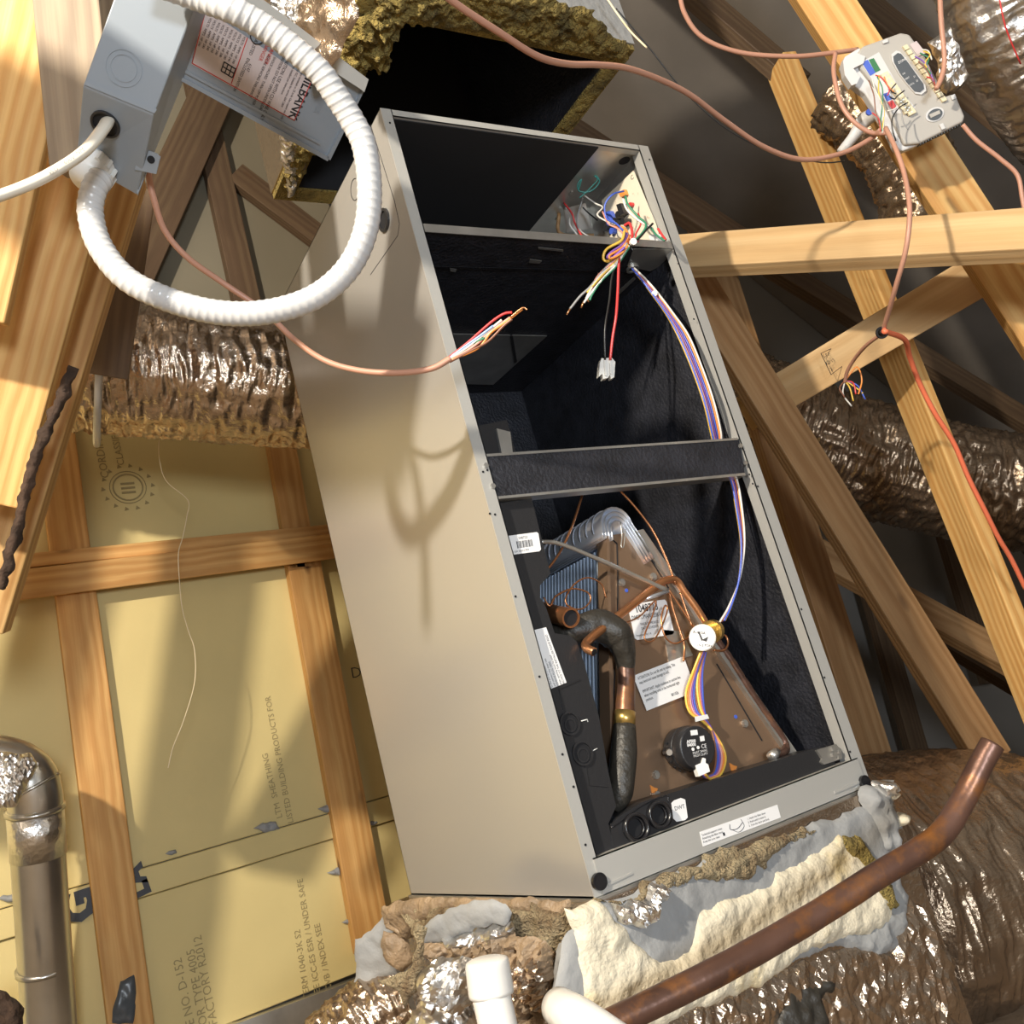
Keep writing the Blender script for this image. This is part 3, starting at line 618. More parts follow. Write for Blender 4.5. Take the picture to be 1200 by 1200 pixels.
# folded aluminium header over the ridge
hd = MB()
def fold(r, off):
    vs = []; n = 10
    for y in (.052, .50):
        for i in range(n+5):
            if i < 2: p = V((-r-.003 + .0015*i, 0, -.016+.008*i))
            elif i > n+2: p = V((r+.012+.01*(i-n-3), 0, -.03-.03*(i-n-3)))
            else:
                t = math.pi*(1-(i-2)/n); p = V((math.cos(t)*r, 0, math.sin(t)*r))
            vs.append(P(722, 616, y=.055) + p + V((0, y-.055, off)))
    m_ = n+5
    return vs, [(i, i+1, m_+i+1, m_+i) for i in range(m_-1)]
for k, r in enumerate((.030, .0245, .019, .0135)):
    vs, fs = fold(r, -.002*k); o = build('header_fold', vs, fs, m_alu, cp, True, 'bright folded aluminium tubes' if k == 0 else None)
    md = o.modifiers.new('thickness', 'SOLIDIFY'); md.thickness = .0014
# ribs on the fold
rb = MB()
for i in range(22):
    y = .075+.019*i; c_ = P(722, 616, y=.055); c_ = V((c_.x, y, c_.z))
    rb.tube([c_ + V((math.cos(t)*.0312, 0, math.sin(t)*.0312)) for t in [math.pi*(1.04-.08*j) for j in range(10)]] , .0012, 4, 1)
tag(rb.build('fold_ribs', m_alu, cp), kind='stuff')
tube('hanging_hook', [P(x, y, y=.045) for x, y in ((727, 612), (729, 628), (728, 640), (731, 640), (733, 620))], .001, m_galv, cp, seg=5)
# paper labels on the plate
FK = Frame((0, .052, 0), (0, -1, 0))
lk = lab([(737, 708), (779, 702.5), (781, 705), (790, 741), (788, 743.5), (747, 750), (744, 748), (736, 711)], FC, .001, m_label, cp, l='white part number label')
text('1048723', FC, (745, 718), (774, 714), .0165, m_ink, cp, off=.002, sx=.78, bold=.0002)
text('DMSTDMANC20K-H', FC, (741, 727), (782, 721), .0100, m_ink, cp, off=.002, sx=.66)
text('MADE IN MEXICO', FC, (751, 733), (784, 728), .0055, m_ink, cp, off=.002, sx=.8); text('DATE 02/14/2020', FC, (752, 738), (784, 733), .0055, m_ink, cp, off=.002, sx=.8); text('inspected by 14', FC, (746, 746), (784, 740), .0045, m_ink, cp, off=.002)
lk2 = lab([(742, 792), (801, 769), (816, 810), (758, 833)], FC, .003, m_label, cp, l='white paper notice')
for i, s in enumerate(('ATTENTION: Do not lift unit by tubing. This', 'may bend and cause damage to coil.', '', 'IMPORTANT: Apply insulation to suction line', 'when installing units in the horizontal right', 'position.', '                                          8011026')):
    if s: text(s, FC, (748+i*1.9, 797+i*5.0), (804+i*1.9, 775+i*5.0), .0062, m_ink, cp, off=.004, sx=.66)

# --- pipes in the lower section
def yy(L): return [P(a, b, y=c) for a, b, c in L]
cpipe = tube('suction_stub', yy([(636, 716, .10), (650, 720, .055), (668, 724, .012)]), .0135, m_copper, ah, seg=20, sub=4, cap=False)
MB().ring(P(668, 724, y=.012), P(668, 724, y=.012)-P(650, 720, y=.055), .0112, .0138, .003).build('stub_rim', m_capt, cpipe); MB().disc(P(668, 724, y=.0125), P(668, 724, y=.012)-P(650, 720, y=.055), .0112, .0006, 20).build('pipe_mouth', m_hole, cpipe)
tube('pipe_insulation', yy([(640, 742, .09), (668, 740, .05), (700, 733, .035), (722, 744, .030), (731, 762, .032), (733, 785, .038)]), [.017, .020, .023, .024, .019, .011], m_rubber, ah, seg=20, sub=8, rf=lambda s, a, f: .003*noise.noise(V((s*40, a, 1))))
tube('suction_pipe', yy([(733, 766, .036), (734, 800, .038), (731, 852, .038)]), [.007, .0125, .0125, .0125, .014, .013], m_copold, ah, seg=18, sub=6, label='heat tinted copper suction pipe')
tube('pipe_coupling', yy([(732.6, 834, .038), (731.6, 850, .038)]), .0152, m_brass, ah, seg=18, sub=1)
tube('pipe_insulation', yy([(732, 850, .038), (731, 880, .036), (729, 905, .034), (727, 930, .034), (719, 948, .042)]), [.0155, .0185, .0185, .0165, .010], m_rubber, ah, seg=20, sub=6, label='black foam sleeve')
tube('liquid_line', yy([(696, 764, -.012), (687, 759, .0), (689, 751, .010), (712, 732, .022), (742, 708, .036), (765, 690, .042), (778, 681, .046), (792, 680, .050), (802, 694, .052), (818, 716, .052), (833, 742, .055)]), .0062, m_copper, ah, seg=14, sub=8, label='bent copper liquid line with open end')
MB().disc(P(696, 764, y=-.0121), P(696, 764, y=-.012)-P(687, 759, y=.0), .0045, .0012, 14).build('pipe_mouth', m_hole, ah)
tube('distributor_pipe', yy([(833, 742, .055), (852, 768, .055), (880, 812, .055), (905, 848, .055), (920, 872, .055), (918, 882, .045), (908, 884, .04)]), .0068, m_copold, ah, seg=12, sub=8, rf=lambda s, a, f: .0012*noise.noise(V((s*150, a, 4))))
tube('capillary_tube', yy([(910, 882, .042), (904, 886, .035)]), .0075, m_galv, ah, seg=12, sub=1, label='end fitting')
tube('steel_rod', yy([(633, 635, .03), (655, 637, .03), (700, 655, .032), (745, 675, .036), (783, 692, .036)]), .0034, m_galv, ah, seg=8, sub=6)
tube('rod_tip', yy([(783, 693, .036), (752, 703, .04)]), .0030, m_alu, ah, seg=8, sub=1)
for L in ([(683, 578, 1.40), (672, 612, 1.39), (660, 640, 1.38), (645, 663, 1.37), (631, 675, 1.37)], [(725, 573, 1.40), (745, 595, 1.40), (765, 622, 1.41), (781, 655, 1.42), (792, 685, 1.42)], [(637, 700, 1.38), (644, 710, 1.37), (650, 700, 1.37), (664, 692, 1.37), (672, 690, 1.37)],
          [(646, 709, 1.37), (652, 698, 1.37), (670, 690, 1.37), (688, 694, 1.37), (692, 703, 1.37), (685, 712, 1.37), (675, 714, 1.37), (664, 708, 1.37), (664, 698, 1.37), (675, 683, 1.37), (690, 677, 1.37), (705, 685, 1.38), (710, 700, 1.39)],
          [(733, 730, 1.37), (750, 722, 1.37), (768, 704, 1.37), (765, 720, 1.37), (756, 742, 1.37), (757, 751, 1.37), (766, 750, 1.37), (775, 735, 1.37), (782, 715, 1.37), (779, 710, 1.37), (775, 725, 1.37), (779, 745, 1.37), (790, 754, 1.38), (805, 748, 1.40), (812, 740, 1.41)],
          [(784, 693, 1.42), (790, 718, 1.42), (797, 740, 1.42), (802, 757, 1.42), (801, 775, 1.43)], [(797, 694, 1.42), (803, 712, 1.42), (811, 734, 1.41)], [(783, 690, 1.41), (800, 715, 1.41), (815, 738, 1.41)],
          [(842, 745, 1.43), (850, 745, 1.43), (853, 754, 1.43), (848, 762, 1.43), (836, 762, 1.43)]):
    tube('capillary_tube', yy([(a, b, min(.046, .04+(c-1.38)*.3)) for a, b, c in L]), .0019 if L[0][0] > 640 and len(L) < 8 else .0013, m_capt, ah, seg=6, sub=8)
v0 = P(826, 744, y=.02); v1 = P(851, 732, y=.06); ax = (v1-v0).normalized()
vb = MB().disc(v0+ax*.008, ax, .012, .02, 18).disc(v0+ax*.026, ax, .0175, .012, 20).disc(v0+ax*.040, ax, .0145, .006, 20).build('expansion_valve', m_brass, ah, label='round brass expansion valve body')
sdn = (CAM - v0).normalized() + V((-.2, 0, .1))
FZ = Frame(P(823, 747, y=.012), sdn)
dk = MB().disc(FZ.o - FZ.n*.004, FZ.n, .0185, .004, 32).build('valve_disc', m_label, ah, label='white round printed disc')
MB().ring(FZ.o - FZ.n*.006, FZ.n, .0184, .0198, .005, 32).build('disc_rim', m_galv, dk)
text('R-410A', FZ, (812, 742), (830, 744), .006, m_ink, dk, off=.0008); text('1.5-2 TON', FZ, (816, 757), (832, 758), .005, m_ink, dk, off=.0008)
prism('printed_mark', FZ, [(818, 741), (819.5, 740), (824, 750), (822, 751)], 0, .0006, m_ink, dk); prism('printed_mark', FZ, [(822, 750), (830, 746), (828, 752)], 0, .0006, m_ink, dk)
# round black switch
s0 = P(797, 878, y=.058); s1 = P(818, 876, y=.015); sx = (s1-s0).normalized(); SL = (s1-s0).length
sw = MB().disc(s0, sx, .030, SL*.55, 36, .032).disc(s0+sx*SL*.55, sx, .032, SL*.45, 36, .030).build('pressure_switch', m_black, ah, True, 'black round pressure switch with printed face')
md = sw.modifiers.new('b', 'BEVEL'); md.width = .002; md.segments = 2
for p in sw.data.polygons: p.use_smooth = p.area < .0005
FX = Frame(s1, -RZ*.80 + RX*.42 - RY*.05)
FX = Frame(s1+sx*.0006, sx)
for i in range(15):
    a = math.pi*(.35+i*.09); u = V((0, 0, 1)) - sx*sx.z; u.normalize(); v = sx.cross(u)
    q = s0 + sx*.012 + (u*math.cos(a) + v*math.sin(a))*.0322; MB().disc(q, (q-s0-sx*.012), .0026, .0008, 6).build('vent_slot', m_hole, sw)
MB().disc(P(781, 881, y=.055), sx, .007, .014, 12).build('side_nipple', m_blackg, sw); MB().disc(P(784, 881, y=.035), -RZ, .0045, .004, 8).build('hex_screw', m_galv, sw)
prism('printed_square', FX, [(809, 856), (817, 855), (818, 861), (810, 862)], 0, .0004, m_label, sw); prism('printed_square', FX, [(820, 863), (825, 862), (826, 868), (821, 869)], 0, .0004, m_label, sw)
text('AFS00', FX, (805, 871), (814, 870), .006, m_label, sw, bold=.0002); text('84000', FX, (805.5, 875), (815, 874), .006, m_label, sw, bold=.0002)
text('CE', FX, (822, 877), (827, 876.3), .008, m_label, sw); text('INLET 24VAC', FX, (812, 884), (830, 880), .0045, m_label, sw); text('PILOT DUTY', FX, (813, 887.5), (830, 884), .0045, m_label, sw)
for x, y in ((812, 878), (818, 876)): MB().disc(FX.p(x, y), FX.n, .0026, .0005, 6).build('printed_mark', m_label, sw)
FXP = Frame(P(823, 900, y=.014), (-.2, -1, 0))
prism('plug_connector', FXP, [(815, 897), (822, 894), (824, 888), (827, 889), (827, 894), (830, 896), (832, 904), (819, 910)], -.01, 0, m_white, ah)
for i, c in enumerate(('yellow', 'orange', 'pink', 'purple', 'blue', 'brown')):
    e = i*1.7
    wire(c, yy([(822+i*.8, 762, .03), (813-e*.1+i*1.2, 785, .04), (804+i*2.2, 812, .045), (808+i*2.2, 834, .045), (824+i*1.2, 846, .042), (839-e*.4, 862, .04), (850-e*1.3, 885, .038), (846-e*1.2, 905, .034), (834-e, 913-e*.3, .028), (826-e*.5, 907, .016)]), .0019)
for i, c in enumerate(('yellow', 'orange', 'purple', 'blue')):
    wire(c, yy([(824+i, 764, .035), (819+i*1.4, 785, .04), (817+i*2, 805, .042), (820+i*1.5, 828, .042), (826+i*.5, 842, .04)]), .0019)
hexa('wire_clip', yy([(815, 846, .032), (831, 842, .032), (831, 842, .046), (815, 846, .046), (814, 840, .032), (829, 837, .032), (829, 837, .046), (814, 840, .046)]), m_white, ah)
prism('data_plate', FC, [(778, 738), (800, 740), (812, 768), (784, 776)], .0, .0015, m_galv, cp)
#PART3

# ------------------------------------------------------------------ return plenum box hanging above the cabinet
ZP = 1.335
rp = empty('return_plenum', (.27, .2, ZP), 'open black-lined duct board plenum with torn yellow fiberglass edges above the cabinet', 'plenum')
px0, px1, py0, py1, tp = -.005, .535, -.045, .47, .038
zt = 1.95
boxo('inner_liner', (px0+tp, py0+tp, ZP+.004), (px0+tp+.002, py1-tp, zt), m_blackmatte, rp); boxo('inner_liner', (px1-tp-.002, py0+tp, ZP+.004), (px1-tp, py1-tp, zt), m_black_ins, rp)
boxo('inner_liner', (px0+tp, py1-tp-.002, ZP+.004), (px1-tp, py1-tp, zt), m_blackmatte, rp); boxo('inner_liner', (px0+tp, py0+tp, ZP+.004), (px1-tp, py0+tp+.002, zt), m_blackmatte, rp)
boxo('top_board', (px0, py0, zt), (px1, py1, zt+.03), m_blackmatte, rp)
boxo('front_board', (px0, py0, ZP), (px1, py0+tp, zt), m_fiber, rp); boxo('right_board', (px1-tp, py0+tp, ZP), (px1, py1, zt), m_fiber, rp)
boxo('left_board', (px0, py0+tp, ZP), (px0+tp, py1, zt), m_fiber, rp); boxo('back_board', (px0+tp, py1-tp, ZP), (px1-tp, py1, zt), m_fiber, rp)
boxo('outer_facing', (px0-.002, py0-.003, ZP+.012), (px1+.002, py0, zt), m_gtape, rp, 'grey taped outer facing'); boxo('outer_facing', (px1, py0, ZP+.012), (px1+.003, py1, zt), m_kraft, rp)
boxo('outer_facing', (px0-.003, py0, ZP+.012), (px0, py1, zt), m_jacket, rp)
FPZ = Frame((0, 0, ZP), (0, 0, -1))
patch('fiberglass_edge', FPZ, [(440, -5), (560, -22), (690, 10), (738, 60), (733, 72), (700, 66), (640, 52), (560, 36), (478, 26), (452, 40)], m_fiber, rp, thick=0.01116, amp=0.0098, freq=64.6, h=0.004, edge=.02, jit=.012)
patch('fiberglass_edge', FPZ, [(455, -5), (478, 22), (464, 45), (458, 66), (446, 84), (436, 70), (425, 95), (412, 110), (402, 100), (398, 120), (374, 170), (352, 205), (336, 222), (330, 205), (352, 150), (378, 92), (408, 30)], m_fiber, rp, thick=0.01612, amp=0.0182, freq=76.5, h=0.00384, edge=.02, jit=.016)
patch('fiberglass_edge', FPZ, [(735, 60), (722, 62), (690, 100), (655, 148), (664, 156), (700, 112), (738, 68)], m_fiber, rp, thick=0.00372, amp=0.0028, freq=85, h=0.0048, edge=.01, jit=.004)
patch('torn_facing', Frame((px0-.012, 0, 0), (-1, -.35, -.2)), [(352, -40), (412, -40), (418, 20), (398, 62), (386, 90), (372, 104), (360, 80), (345, 40)], m_jacketd, rp, thick=0.0098, amp=0.0096, freq=35.2, h=.006, edge=.02, jit=.01)
patch('foil_flap', Frame((px0-.02, 0, 0), (-1, -.5, -.2)), [(290, -40), (402, -40), (400, 8), (378, 42), (362, 56), (345, 40), (330, 26), (305, 12)], m_silver, rp, thick=0.012, amp=0.0182, freq=24, h=.0045, edge=.03, jit=.01, crease=True)
patch('foil_flap', FPZ, [(326, 150), (342, 158), (350, 185), (345, 222), (338, 228), (332, 200)], m_silver, rp, thick=0.006, amp=0.0084, freq=35, h=.004, edge=.02, jit=.008, crease=True, off=.004)
patch('torn_facing', FPZ, [(342, 165), (364, 176), (356, 200), (346, 214), (342, 190)], m_kraft, rp, thick=0.0084, amp=0.0048, freq=56, h=.005, edge=.02, jit=.006, off=.003)
tag(tube('string', [P(x, y, d=1.62) for x, y in ((706, -10), (722, 14), (740, 38), (758, 56))], .0018, m_string, None, seg=6), 'short pale string end hanging beside the upper plenum corner', 'string')
tag(tube('thin_wire', z3([(722, 10, 1.6), (760, 55, 1.62), (800, 105, 1.64), (850, 150, 1.66), (905, 178, 1.68), (960, 190, 1.7), (990, 189, 1.7)]), .0014, WM['black'], None, seg=6, sub=8), 'thin black wire running beside the pinkish cable from the plenum to the control panel', 'wire')

# ------------------------------------------------------------------ supply plenum the cabinet stands on
sp = empty('supply_plenum', (W/2, D/2, -.45), 'duct board plenum under the cabinet smeared with cream mastic and torn foil', 'plenum')
boxo('plenum_box', (-.03, -.015, -.42), (W+.02, D+.02, -.004), m_jacket, sp)
boxo('metal_flange', (-.004, -.008, -.016), (W+.004, D+.004, -.0005), m_galv, sp)
FF = Frame((0, -.016, 0), (0, -1, -.02)); FF2 = Frame((0, -.03, 0), (0, -1, -.02))
# front: grey mastic, fiberglass strip, cream mastic
patch('grey_mastic', FF, [(690, 1062), (720, 1052), (800, 1018), (900, 985), (1030, 938), (1052, 965), (1040, 990), (1062, 1050), (1060, 1110), (1030, 1125), (980, 1110), (700, 1210), (640, 1210), (660, 1100)], m_gtape, sp, thick=0.0084, amp=0.0035, freq=27.2, h=.006, jit=.008)
patch('cream_mastic', FF, [(662, 1066), (700, 1055), (722, 1078), (738, 1098), (770, 1122), (800, 1112), (812, 1065), (845, 1052), (885, 1040), (905, 1022), (935, 1008), (975, 978), (1000, 988), (1025, 1010), (1042, 1060), (1040, 1090), (940, 1115), (900, 1150), (800, 1190), (760, 1210), (700, 1210), (680, 1170), (668, 1120), (672, 1090)], m_mastic, sp, thick=0.0156, amp=0.00456, freq=20.8, h=.0042, edge=.022, jit=.006, stretch=(1, 1.8))
patch('fiberglass_strip', FF, [(700, 1066), (745, 1056), (800, 1034), (850, 1020), (880, 1004), (930, 988), (958, 970), (936, 972), (880, 992), (860, 990), (790, 1022), (720, 1052), (695, 1060)], m_fiberp, sp, thick=.012, amp=.006, freq=90, h=.004, edge=.012, jit=.012)
patch('fiberglass_strip', FF, [(800, 1034), (850, 1006), (900, 980), (935, 972), (925, 988), (900, 1004), (892, 1022), (870, 1034), (838, 1030)], m_fiberp, sp, thick=.016, amp=.006, freq=90, h=.004, edge=.015, jit=.012)
patch('foil_scrap', FF2, [(718, 1062), (738, 1054), (758, 1042), (778, 1035), (782, 1050), (766, 1078), (752, 1086), (732, 1084)], m_silver, sp, thick=0.015, amp=0.0112, freq=40, h=.004, edge=.02, jit=.01, crease=True)
patch('stained_fiberglass', FF, [(975, 985), (995, 975), (1012, 990), (1030, 1020), (1048, 1060), (1035, 1075), (1018, 1050), (1000, 1025)], m_fiber, sp, thick=0.02108, amp=0.0056, freq=51, h=0.004, edge=.02, jit=.008, stretch=(4, 1))
patch('grey_mastic', FF, [(1005, 925), (1030, 915), (1042, 920), (1040, 945), (1055, 965), (1048, 985), (1052, 1010), (1030, 990), (1012, 960)], m_gtape, sp, thick=0.021, amp=0.009, freq=59.5, h=.005, edge=.02, jit=.012)
patch('foil_scrap', FF, [(1018, 915), (1034, 912), (1040, 930), (1036, 942), (1024, 935)], m_silver, sp, thick=0.03, amp=0.0098, freq=50, h=.004, edge=.015, jit=.01, crease=True)
patch('cream_mastic', FF, [(1035, 958), (1052, 952), (1056, 966), (1046, 972)], m_mastic, sp, thick=0.03, amp=0.00304, freq=80, h=.005, edge=.012, jit=.008)
patch('grey_mastic', FF, [(950, 1108), (1030, 1070), (1058, 1052), (1062, 1085), (1042, 1122), (1020, 1120), (985, 1108)], m_gtape, sp, thick=0.0132, amp=0.007, freq=51, h=.006, edge=.02, jit=.014)
patch('paper_facing', FF, [(760, 1195), (900, 1140), (1000, 1105), (1070, 1120), (1130, 1260), (700, 1260)], m_jacket, sp, thick=0.0072, amp=0.007, freq=18, h=.008, edge=.02, jit=.01, crease=True)
# left side: torn layers
FS2 = Frame((-.032, 0, 0), (-1, -.25, -.1)); FS3 = Frame((-.055, 0, 0), (-1, -.4, -.15)); FS4 = Frame((-.09, .0, 0), (-1, -.8, -.2))
patch('pale_fiberglass', FS2, [(470, 1062), (560, 1058), (640, 1058), (668, 1062), (672, 1110), (655, 1150), (640, 1190), (600, 1160), (560, 1120), (500, 1110)], m_fiberp, sp, thick=0.0124, amp=0.0154, freq=34, h=0.0048, jit=.008)
patch('brown_facing', FS2, [(446, 1062), (500, 1050), (560, 1052), (668, 1055), (665, 1075), (600, 1068), (560, 1064), (500, 1080), (470, 1100)], m_kraft, sp, thick=0.0084, amp=0.006, freq=44.8, h=.005, jit=.006)
patch('grey_flap', FS3, [(492, 1105), (498, 1082), (520, 1068), (548, 1058), (575, 1053), (592, 1058), (600, 1072), (594, 1082), (570, 1086), (545, 1092), (525, 1104), (500, 1108)], m_gtape, sp, thick=0.0072, amp=0.003, freq=37.4, h=.004, edge=.01, jit=.006)
patch('brown_facing', FS3, [(500, 1108), (548, 1102), (590, 1090), (640, 1100), (652, 1130), (630, 1175), (640, 1215), (600, 1200), (560, 1130), (510, 1126)], m_kraft, sp, thick=0.0126, amp=0.0132, freq=41.6, h=.005, edge=.02, jit=.012, crease=True)
patch('foil_scrap', FS4, [(498, 1130), (520, 1120), (548, 1124), (560, 1128), (558, 1160), (540, 1190), (520, 1175), (505, 1190), (486, 1175)], m_silver, sp, thick=0.012, amp=0.0154, freq=28, h=.0045, edge=.02, jit=.012, crease=True)
patch('foil_scrap', FS3, [(520, 1098), (545, 1092), (580, 1086), (600, 1078), (605, 1090), (585, 1104), (560, 1108), (530, 1108)], m_silver, sp, thick=0.0132, amp=0.0098, freq=45, h=.004, edge=.015, jit=.008, crease=True)
patch('foil_scrap', FS3, [(598, 1120), (640, 1105), (652, 1120), (650, 1150), (635, 1185), (618, 1180), (602, 1150)], m_jacket, sp, thick=0.018, amp=0.0154, freq=35, h=.0045, edge=.02, jit=.012, crease=True)
patch('grey_flap', FS3, [(655, 1105), (672, 1100), (676, 1140), (688, 1170), (660, 1195), (648, 1180), (652, 1140)], m_gtape, sp, thick=0.018, amp=0.002, freq=34, h=.005, edge=.012, jit=.004)
patch('grey_flap', Frame((-.05, .35, 0), (-1, -.9, -.1)), [(414, 1102), (432, 1092), (446, 1078), (452, 1062), (458, 1085), (470, 1115), (462, 1140), (440, 1152), (412, 1165), (418, 1130)], m_gtape, sp, thick=0.0072, amp=0.004, freq=34, h=.006, edge=.012, jit=.008, stretch=(1, 2))
patch('brown_facing', Frame((-.045, .3, 0), (-1, -.9, -.1)), [(448, 1068), (462, 1058), (482, 1054), (484, 1064), (478, 1078), (492, 1090), (484, 1102), (470, 1095), (455, 1080)], m_kraft, sp, thick=0.021, amp=0.0084, freq=56, h=.005, edge=.012, jit=.008)
patch('brown_facing', Frame((-.05, .3, 0), (-1, -.9, -.1)), [(450, 1088), (480, 1102), (484, 1128), (470, 1140), (452, 1128), (448, 1105)], m_kraft, sp, thick=0.0105, amp=0.0036, freq=32, h=.006, edge=.012, jit=.006)
patch('paper_edge', FS4, [(488, 1080), (498, 1088), (496, 1125), (490, 1155), (476, 1182), (470, 1165), (440, 1150), (470, 1140), (484, 1130), (486, 1105)], m_fiberp, sp, thick=0.00744, amp=0.0056, freq=51, h=0.004, edge=.01, jit=.006)
patch('pale_facing', FF, [(1035, 1125), (1062, 1050), (1085, 1065), (1112, 1120), (1125, 1230), (1060, 1240)], m_jacket, sp, thick=0.012, amp=0.0098, freq=16, h=.008, edge=.03, jit=.008, crease=True)

# ------------------------------------------------------------------ ducts
def duct(name, label, pts, r, m, wr=(60, 2, .012), seg=72, sub=60, sag=0):
    def rf(s, a, f):
        c_, s_ = math.cos(a), math.sin(a)
        n1 = noise.noise(V((s*wr[0]*1.6, c_*wr[1]*.8, s_*wr[1]*.8)))
        n2 = noise.noise(V((s*wr[0]*.3+7, c_*wr[1]*2.4, s_*wr[1]*2.4)))
        n3 = noise.noise(V((s*wr[0]*4, c_*2.5, s_*2.5)))
        return wr[2]*((1-2.4*abs(n1))*.45 + n2*.45 + (1-2*abs(n3))*.22)
    o = tube(name, pts, r, m, None, seg=seg, sub=sub, rf=rf); return tag(o, label, 'duct')
duct('flexible_duct', 'silvery wrinkled flexible duct behind the conduit loop, left of the cabinet', z3([(-60, 405, 1.95), (90, 425, 2.02), (240, 438, 2.10), (470, 462, 2.25)]), .150, m_jacket, (26, 3, .013), sub=90, seg=110)
ac = P(118, 428, d=2.03); ad = (P(240, 438, d=2.10)-P(90, 425, d=2.02)).normalized(); au = ad.cross(RZ).normalized(); av = ad.cross(au)
tag(tube('duct_tie', [ac + ad*(.02*math.sin(t)) + (au*math.cos(t) + av*math.sin(t))*.176 for t in [i*math.pi/9 for i in range(19)]], .008, m_cond, None, seg=10), 'translucent grey strap looped round the left silver duct', 'strap')
duct('flexible_duct', 'dark metallic flexible duct crossing behind the right-hand posts', z3([(850, 470, 2.75), (960, 520, 2.75), (1100, 560, 2.75), (1290, 600, 2.75), (1520, 690, 2.75)]), .165, m_jacketd, (24, 4, .020), sub=110, seg=120)
duct('flexible_duct', 'large brown metallic duct elbow in the lower right corner', z3([(985, 1075, 1.78), (1060, 1058, 1.84), (1150, 1045, 1.92), (1260, 1060, 2.0), (1380, 1110, 2.02)]), .285, m_jacketd, (15, 5, .013), sub=90, seg=150)
duct('flexible_duct', 'small dark crumpled duct hanging behind the control panel', z3([(985, 110, 2.2), (1050, 165, 2.15), (1075, 215, 2.12), (1085, 290, 2.12)]), .085, m_jacketd, (20, 4, .018), sub=50)
duct('flexible_duct', 'bright taped foil duct in the upper right corner', z3([(1130, -120, 1.72), (1172, 0, 1.75), (1200, 70, 1.8), (1260, 160, 1.9), (1400, 320, 2.1)]), .098, m_silver, (30, 3, .008), sub=60)
o = patch('foil_flap', Frame(P(1100, 60, d=1.72), (-.6, -.6, -.4)), [(1088, 52), (1110, 30), (1122, 52), (1135, 85), (1128, 98), (1108, 112), (1096, 98), (1100, 80)], m_silver, None, thick=0.012, amp=0.0098, freq=30, h=.005, edge=.02, jit=.008, crease=True); tag(o, 'loose crumpled silver foil flap right of the control panel', 'foil')
tag(tube('red_tape_line', z3([(1168, -20, 1.64), (1178, 30, 1.655), (1196, 75, 1.69)]), .0015, WM['red'], None, seg=6), 'thin red line along the bright foil duct in the upper right corner', 'line')
duct('flexible_duct', 'crumpled brown and silver duct stub in front of the plenum at the bottom', z3([(470, 1175, 1.42), (440, 1195, 1.40), (390, 1240, 1.38), (340, 1300, 1.36)]), .062, m_jacket, (40, 4, .012), sub=40)
duct('flexible_duct', 'shiny silver duct stub left of the white pipe cap at the bottom', z3([(560, 1150, 1.32), (545, 1175, 1.28), (520, 1215, 1.24), (490, 1280, 1.2)]), .048, m_silver, (45, 4, .010), sub=40)

# rigid vent pipe
vp_ = empty('vent_pipe', P(55, 1200, d=1.9), 'rigid galvanized vent pipe with foil-taped elbow at the lower left', 'pipe')
def axd(L): return z3([(x, y, d) for x, y, d in L])
tube('pipe_section', axd([(42, 960, 1.9), (50, 1080, 1.9), (62, 1260, 1.9)]), .052, m_smooth, vp_, seg=40, sub=4)
tube('foil_tape', axd([(41, 945, 1.9), (45, 1003, 1.9)]), .0545, m_silver, vp_, seg=40, sub=1)
for (a, b, r) in (((41, 946, 1.9), (41.3, 951, 1.9), .058), ((51.5, 1131, 1.9), (51.8, 1136, 1.9), .0545)): tube('pipe_bead', axd([a, b]), r, m_smooth, vp_, seg=40, sub=1)
tube('pipe_elbow', axd([(42, 950, 1.9), (40, 930, 1.9), (30, 908, 1.9), (10, 895, 1.9), (-30, 892, 1.9)]), .053, m_smooth, vp_, seg=40, sub=3, rf=lambda s, a, f: .002*(int(s*22) % 2))
tube('elbow_seam', [P(36, 924, d=1.9) + (RX*.8-RY*.6)*math.cos(t)*.060 + RZ*math.sin(t)*.056 + (RX*.3+RY*.4)*math.cos(t)*.3*.06 for t in [i*.349 for i in range(19)]], .0035, m_smooth, vp_, seg=6, sub=2)
patch('foil_wrap', Frame(P(25, 905, d=1.82), (0, -1, .2)), [(-10, 880), (12, 882), (36, 884), (45, 895), (32, 920), (20, 945), (-10, 950)], m_silver, vp_, thick=0.012, amp=0.0084, freq=35, h=.005, edge=.025, jit=.004, crease=True)
o = patch('debris', Frame(P(10, 1180, d=1.7), (0, -1, .3)), [(-20, 1155), (8, 1162), (28, 1180), (24, 1225), (-20, 1225)], m_bark, None, thick=.02, amp=.02, freq=50, h=.006, edge=.02); tag(o, 'dark insulation debris in the very bottom left corner', 'debris')

# ------------------------------------------------------------------ pipes in front, bottom
pc = tube('pvc_pipe', z3([(574, 1160, 1.02), (584, 1205, 1.0), (592, 1260, .98)]), .0215, m_pvc, None, seg=36, sub=3)
pe = empty('capped_pipe', P(584, 1200, d=1.0), 'white upright plastic pipe with rounded cap at the bottom', 'pipe')
pc.parent = pe; pc.location = WLOC[pc.name] - wl(pe)
a, b = P(576, 1166, d=1.02), P(570, 1122, d=1.03); ax_ = (b-a)
tube('pipe_cap', [a, a+ax_*.3, a+ax_*.8, a+ax_*.93, a+ax_*1.0], [.0255, .0255, .0250, .0235, .0150], m_pvc, pe, seg=40, sub=3)
